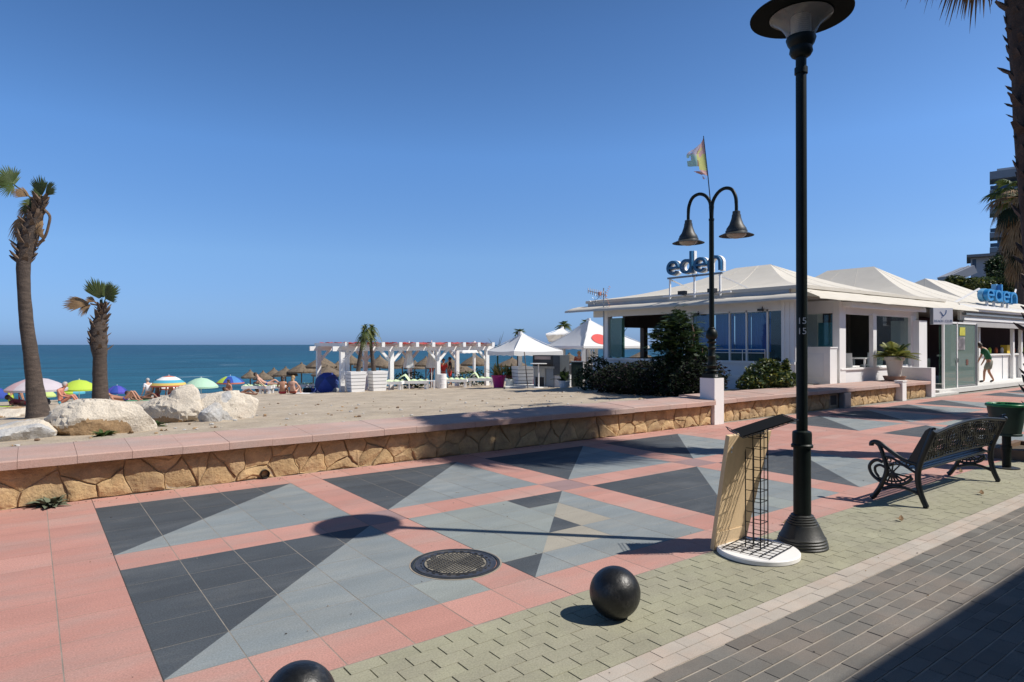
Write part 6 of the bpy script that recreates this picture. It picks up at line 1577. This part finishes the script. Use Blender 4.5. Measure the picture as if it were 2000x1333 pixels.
LIE = dict(pelvis=(0, 0, .13), spine=(0, -.20, .15), chest=(0, -.42, .20), head=(0, -.68, .34), shL=(-.18, -.46, .20), shR=(.18, -.46, .20), elL=(-.30, -.30, .08), elR=(.30, -.30, .08), haL=(-.30, -.06, .06), haR=(.30, -.06, .06),
           hipL=(-.10, .06, .12), hipR=(.10, .06, .12), knL=(-.12, .42, .34), knR=(.12, .46, .14), anL=(-.12, .72, .08), anR=(.12, .86, .08), toL=(-.12, .82, .12), toR=(.12, .92, .16))
def var(base, **k): d = dict(base); d.update(k); return d
RECL = var(LIE, chest=(0, -.34, .36), head=(0, -.50, .60), spine=(0, -.18, .22), shL=(-.18, -.38, .38), shR=(.18, -.38, .38), elL=(-.28, -.40, .14), elR=(.28, -.2, .2))
def on(px, dep, dz=0): g = BPT(px, dep); return (g.x, g.y, g.z + dz)
green = mat('green_shirt', (.012, .10, .045), .85, .1, 6); khaki = mat('khaki_cloth', (.24, .235, .19), .9, .1, 6); blackc = mat('black_cloth', (.015, .015, .017), .8, .1); redsw = mat('red_swimwear', (.40, .03, .04), .7, .1); whitet = mat('white_tshirt', (.66, .68, .72), .85, .05)
# walker in green by the counter, bent forward in mid stride
gp_ = GV(1931, 742, 9.35)
WALK = dict(pelvis=(0, -.04, .88), spine=(0, .03, 1.07), chest=(-.10, .12, 1.30), head=(-.20, .27, 1.50), shL=(-.29, .12, 1.35), shR=(.10, .12, 1.33), elL=(-.32, .20, 1.08), elR=(.18, .12, 1.05), haL=(-.30, .30, .86), haR=(.18, .22, .82),
            hipL=(-.10, -.03, .82), hipR=(.10, -.03, .82), knL=(-.14, .12, .47), knR=(.12, .02, .46), anL=(-.22, .12, .08), anR=(.18, -.14, .10), toL=(-.25, .28, .04), toR=(.24, .0, .03))
person('person in a green shirt and khaki shorts walking bent forward beside the counter', WALK, (gp_.x, 9.35, .125), R(8), skin, hairb, [('shirt', 'shirt', green), ('shorts', 'shorts', khaki), ('shoe', 'shoes', blackc)])
F = -YAW   # facing away from the viewer, out to sea
person('person in a red bikini sitting on the sand, left of the fair haired one', SIT, on(552, 31.8), F + .15, skin, hairb, [('bikini_bottom', 'briefs', redsw)], 'people sitting and lying on the beach', 1)
person('fair haired person in a rust bikini sitting on the sand, facing the sea', SIT, on(572, 31.8), F - .1, skin2, hairl, [('bikini_top', 'top', mat('rust_swimwear', (.30, .07, .04), .7, .1)), ('bikini_bottom', 'briefs', mat('rust_swimwear', (.3, .07, .04)))], 'people sitting and lying on the beach', 1)
person('person reclining on a white sunbed with knees up and blue swimwear', RECL, on(520, 33.9, .42), F - R(80), skin2, hairb, [('swimsuit', 'briefs', bluec), ('top', 'top', bluec)], 'people sitting and lying on the beach')
person('person in black sitting beyond the sunbed at the water', SIT, on(503, 37.5, .1), F - .4, skin3, hairb, [('shirt', 'shirt', blackc)], 'people sitting and lying on the beach')
person('bare backed person in turquoise trunks sitting between the tall palm and the lime umbrella', var(SIT, spine=(0, -.02, .34), chest=(0, .04, .55), head=(0, .16, .78)), on(118, 25.2), F - R(70), mat('sunburnt_skin', (.50, .20, .13), .6, .06), hairg, [('trunks', 'briefs', turqc)], 'people sitting and lying on the beach')
person('older person in white standing left of the striped beach umbrella', STAND, on(289, 36.5, -.45), F + R(60), skin2, hairg, [('shirt', 'shirt', whitet), ('shorts', 'shorts', khaki)], 'people standing at the water')
person('person standing under the left rim of the striped beach umbrella', STAND, on(307, 37.5, -.5), F + R(170), skin3, hairb, [('shorts', 'shorts', redsw)], 'people standing at the water')
person('person standing under the right rim of the striped beach umbrella', var(STAND, head=(.04, .06, 1.58)), on(334, 37, -.5), F + R(200), skin, hairb, [('bikini_top', 'top', redsw), ('bikini_bottom', 'briefs', redsw)], 'people standing at the water', 1)
person('person sunbathing on the sand left of the cream boulder', LIE, on(278, 29.5), F - R(95), skin3, hairb, [('swimsuit', 'briefs', blackc), ('top', 'top', blackc)], 'people sitting and lying on the beach', 1)
person('person with raised knees lying under the violet umbrella', var(LIE, knL=(-.12, .36, .46), knR=(.12, .34, .48), anL=(-.12, .60, .08), anR=(.12, .56, .08), toL=(-.12, .72, .05), toR=(.12, .68, .05)), on(243, 28.5), F - R(80), skin, hairb, [('trunks', 'briefs', violetc)], 'people sitting and lying on the beach')
person('person standing under the blue umbrella with the red rim', STAND, on(447, 39.5, -.65), F + R(150), skin, hairb, [('swimsuit', 'top', redsw), ('briefs', 'briefs', redsw)], 'people standing at the water', 1)
person('person lying on the sand right of the pale flecked boulder', LIE, on(468, 32.0), F - R(85), skin3, hairb, [('trunks', 'briefs', blackc)], 'people sitting and lying on the beach')
person('person in a white top bending by the red towel at the frame edge', var(STAND, spine=(0, .06, 1.12), chest=(0, .26, 1.24), head=(0, .46, 1.30), shL=(-.18, .26, 1.28), shR=(.18, .26, 1.28), elL=(-.2, .36, 1.0), elR=(.2, .36, 1.0), haL=(-.16, .42, .76), haR=(.16, .42, .76)), on(21, 28.5, -.42), F - R(60), skin, hairg, [('shirt', 'shirt', whitet), ('shorts', 'shorts', limec)], 'people standing at the water')
person('person in red trunks lying on the sand left of the tall palm', LIE, on(50, 26.5), F - R(90), skin3, hairb, [('trunks', 'shorts', redsw), ('shirt', 'shirt', mat('wine_cloth', (.16, .03, .04), .85, .1))], 'people sitting and lying on the beach')
person('person in a red shirt sitting between the middle pergola posts', var(STAND, **{}), on(843, 38.2, -.1), F + R(120), skin, hairb, [('shirt', 'shirt', redc), ('shorts', 'shorts', blackc)], 'guests under the pergola')
person('person in a red shirt standing just right of the white drum', STAND, on(866, 38.5, -.05), F + R(200), skin, hairb, [('shirt', 'shirt', redc), ('shorts', 'shorts', redc)], 'guests under the pergola')
person('person in dark clothes standing right of the two in red', STAND, on(879, 39, .05), F + R(90), skin, hairb, [('shirt', 'shirt', blackc), ('shorts', 'shorts', redc)], 'guests under the pergola')
person('person in a scarlet top leaning on the bar behind the dark grill', var(STAND, chest=(0, .18, 1.28), head=(0, .34, 1.50)), on(1088, 33.5, .1), F + R(80), skin, hairb, [('shirt', 'shirt', redc), ('shorts', 'shorts', redc)], 'guests at the bar')
person('person in a rust top standing under the pavilion at the bar', STAND, on(1131, 33.5, .0), F + R(170), skin, hairl, [('shirt', 'shirt', orangec), ('shorts', 'shorts', orangec)], 'guests at the bar', 1)
bc = thing('bar_counter', 'dark bar counter with a pale top under the pavilion', 'counter', tuple(BPT(1120, 33)), local=True); bc.rotation_euler[2] = -YAW
MB().bx(-1.2, 2.2, 0, .5, 0, 1.0).build('front', mat('bar_front', (.16, .17, .18), .7, .2, 3), bc); MB().bx(-1.25, 2.25, -.05, .55, 1.003, 1.05).build('top', white, bc)
# towels, bags and a wicker chair
def flat(name, label, cat, px, dep, w_, d_, m, h=.03, rz=0):
    c = BPT(px, dep); M = Matrix.Translation(c) @ Matrix.Rotation(-YAW + rz, 4, 'Z'); rows = []
    for i in range(7): rows.append([M @ Vector((-w_ / 2 + w_ * i / 6, -d_ / 2 + d_ * j / 4, h + .02 * mnoise.noise((i * 1.3 + px, j * 1.3, 0)))) for j in range(5)])
    o = MB().strip(rows).build(name, m, smooth=180); return tag(o, label, cat)
flat('beach_towel', 'green beach towel under the sunbathers near the short palm', 'towel', 262, 29, 1.8, .9, mat('green_towel', (.10, .28, .16), .9, .1))
flat('beach_towel', 'white beach towel beside the two seated women', 'towel', 592, 32.2, 1.1, .8, white)
flat('beach_towel', 'lime beach towel at the frame edge', 'towel', 4, 26, .9, .8, limec)
rt = thing('hanging_towel', 'red towel hanging from the rim of the lilac beach umbrella', 'towel', tuple(BPT(37, 27))); rows = []
for i in range(7): 
    z_ = P(37, 750 + 6 * i, 27); rows.append([z_ + CR * (.10 * math.cos(i * .4)) * a + CFH * .03 * math.sin(a * 3 + i) for a in (-1, -.4, .3, 1)])
MB().strip(rows).build('cloth', redc, rt, smooth=180)
def bag(px, dep, s_, m, label):
    t = thing('beach_bag', label, 'bag', tuple(BPT(px, dep)), 'beach bags', local=True); MB().lathe([(s_ * .8, 0), (s_, s_ * .5), (s_ * .85, s_ * 1.2), (s_ * .6, s_ * 1.3)], 12, wob=lambda a, z: 1 + .2 * math.cos(2 * a)).build('sack', m, t, smooth=60)
    MB().tube([(s_ * .6 * math.cos(k), 0, s_ * 1.2 + s_ * .7 * math.sin(k)) for k in lin(0, math.pi, 8)], .015, 5).build('strap', m, t)
bag(600, 33.4, .2, blackc, 'black beach bag right of the seated women'); bag(612, 34.0, .18, bluec, 'blue beach bag near the lying blue umbrella'); bag(86, 26.8, .2, blackc, 'dark beach bag at the foot of the tall palm'); bag(655, 33.2, .16, mat('grey_bag', (.3, .31, .31), .8, .1), 'grey beach bag at the pergola corner')
# pebbles and dry weed lying on the sand
mb = MB(); r3 = random.Random(21)
for i in range(420):
    u = r3.uniform(-2, 20); v = 9.2 + abs(r3.gauss(0, 5)); s_ = r3.uniform(.012, .045)
    mb.sphere((u, v, sandz(u, v) + sandrel(u, v) + s_ * .2), s_, 5, 4, r3.choice([0, 0, 1, 2]), (1, .7, .5))
mb.build('pebbles', [rockg, wood, rockb], kind='stuff')

# ------------------------------------------------------------------ hillside, far palm and buildings at the right edge
def hillz(u, v):
    d = Vector((u, v, 0)); q = proj((u, v, 2)); 
    if q is None: return -1
    dep = q[2]; px = q[0]
    a = max(0, min(1, (px - 1780) / 150)); b_ = max(0, min(1, (dep - 60) / 22)); c = max(0, min(1, (150 - dep) / 30))
    a = a * a * (3 - 2 * a); b_ = b_ * b_ * (3 - 2 * b_); c = c * c * (3 - 2 * c)
    return -1 + 9.6 * a * b_ * c + (.8 * mnoise.noise((u * .12, v * .12, 0)) * a * b_)
m_ = MB(); m_.strip([[(u, v, hillz(u, v)) for u in range(56, 200, 3)] for v in range(-60, 62, 3)])
m_.build('hillside', mat('hill_scrub', (.075, .075, .04), .95, .3, .6, (1, 1, 1), (.14, .11, .07), .6, (.45, .6)), kind='structure', smooth=180)
r4 = random.Random(33)
HB = [(1868, 66, 556, 46, 24, [leaf, leafd, leafy], 'sunlit yellow green shrub lowest on the hillside above the tent roof'), (1905, 68, 560, 44, 30, [leaf, frond], 'green tree on the hillside left of the second letter sign'), (1952, 72, 530, 40, 40, [leafd, leaf], 'dark tree in front of the hillside house'), (1962, 70, 548, 60, 40, [leafd, leafd, leaf], 'dark shrub right behind the second letter sign'), (1990, 66, 560, 56, 56, [leaf, leafd], 'green shrub at the frame edge above the counter roof'), (1975, 74, 512, 60, 40, [leafd, mat('brown_leaf', (.07, .045, .025), .7, .3)], 'brownish tree under the skirted palm'), (1945, 68, 566, 50, 26, [leafd, leaf], 'low dark shrub between the tent roof and the second letter sign')]
for px, dep, py, w_, h_, ms, lb in HB:
    c = P(px, py, dep); k = dep / 1258; g = Vector((c.x, c.y, hillz(c.x, c.y)))
    blobs = [((c.x + r4.gauss(0, .25) * w_ * k, c.y + r4.gauss(0, .25) * w_ * k, c.z + r4.gauss(0, .2) * h_ * k), (w_ * k * .38, w_ * k * .38, h_ * k * .42), .5) for _ in range(5)] + [(tuple(c), (w_ * k * .5, w_ * k * .5, h_ * k * .5), 1)]
    bush('hillside_shrub', lb, 'shrub', g, blobs, 900, .16, ms, [(g - Vector((0, 0, .5)), c, .12)], 'shrubs and trees on the hillside')
# the palm with the brown skirt
dS = 58; c = P(1992, 385, dS); g = Vector((c.x, c.y, hillz(c.x, c.y)))
sp_ = thing('palm_tree', 'distant fan palm with a long brown skirt of dead fronds at the right edge', 'palm tree', tuple(g))
MB().tube([g - Vector((0, 0, .5)), c], [.45, .35], 10).build('trunk', bark, sp_)
for i in range(64):
    a = i * 2.39996; el = R(60 - 150 * (i / 64)); d = Vector((math.cos(a) * math.cos(el), math.sin(a) * math.cos(el), math.sin(el))); mb = MB(); low = i > 26
    st = c - ZU * (0 if not low else (i - 26) * .13); L = r4.uniform(1.3, 1.9) * (1 if not low else .75); hub = st + d * L - ZU * .3
    mb.tube([st, hub], [.05, .03], 4); fan(mb, hub, d - ZU * (.4 if not low else 1.3), ZU + d * .4, r4.uniform(1.3, 1.8), 150, 16, 0, .55, .05, r4)
    mb.build('frond', frondd if (low or i > 16) and i % 6 else (frond if not low else leafd), sp_)
# hillside house and the apartment tower
hs = thing('hillside_house', 'blue shaded house with a flat overhanging roof and a railed terrace on the hill', 'house', tuple(P(1925, 535, 84)))
def PB(mb, x0, x1, y0, y1, dep, thick):
    a = P(x0, y1, dep); b_ = P(x1, y0, dep); rd_ = ray((x0 + x1) / 2 if x1 < 1995 else x0, 673.7); rd_.z = 0; rd_.normalize(); M = basis(rd_.cross(ZU), rd_, ZU, a); wd = (x1 - x0) * dep / 1258; mb.bx(0, wd, 0, thick, 0, (y1 - y0) * dep / 1258, 0, M); return mb
hw_ = mat('house_wall', (.34, .36, .40), .8, .06, 1)
PB(MB(), 1896, 1990, 504, 545, 84, 6).build('wall', hw_, hs); PB(MB(), 1888, 1995, 498, 503, 83, 8).build('roof', mat('house_roof', (.20, .20, .21), .8, .1), hs)
for x in (1899, 1911, 1930): w_ = PB(MB(), x, x + 9, 507, 526, 83.9, .08).build('window', mat('house_glass', (.03, .05, .09), .2, .1), hs)
mb = MB(); a = P(1846, 548, 80); b_ = P(1892, 528, 80); mb.beam(a, b_, 2.5, 1.0); mb.build('terrace', hw_, hs)
mb = MB(); a = P(1846, 541, 79.5); b_ = P(1892, 519, 79.5); mb.tube([a, b_], .04, 5)
for i in range(10): p = a.lerp(b_, i / 9); mb.tube([p, p - ZU * .5], .025, 4)
mb.build('railing', grey, hs)
tw = thing('apartment_tower', 'tall apartment tower with projecting balconies, mostly hidden by the skirted palm', 'apartment building', tuple(P(1970, 540, 100)))
PB(MB(), 1948, 2060, 330, 545, 100, 12).build('wall', mat('tower_wall', (.46, .46, .46), .8, .06, .6), tw)
for k, y in enumerate((336, 372, 408, 444, 455, 484)):
    if y == 444: continue
    b_ = PB(MB(), 1933, 2060, y + (0 if y > 440 else 0), y + 15 if k == 0 else y + 10, 97, 4).build('balcony', mat('balcony_grey', (.22, .24, .27), .8, .06), tw)
    if k: PB(MB(), 1934, 2060, y - 8, y - .5, 97.1, .06).build('balustrade', mat('house_glass', (.03, .05, .09)), b_)
    for x in (1955, 1972, 1990): PB(MB(), x, x + 8, y + 14, y + 30, 99.9, .05).build('window', mat('house_glass', (.03, .05, .09)), tw)
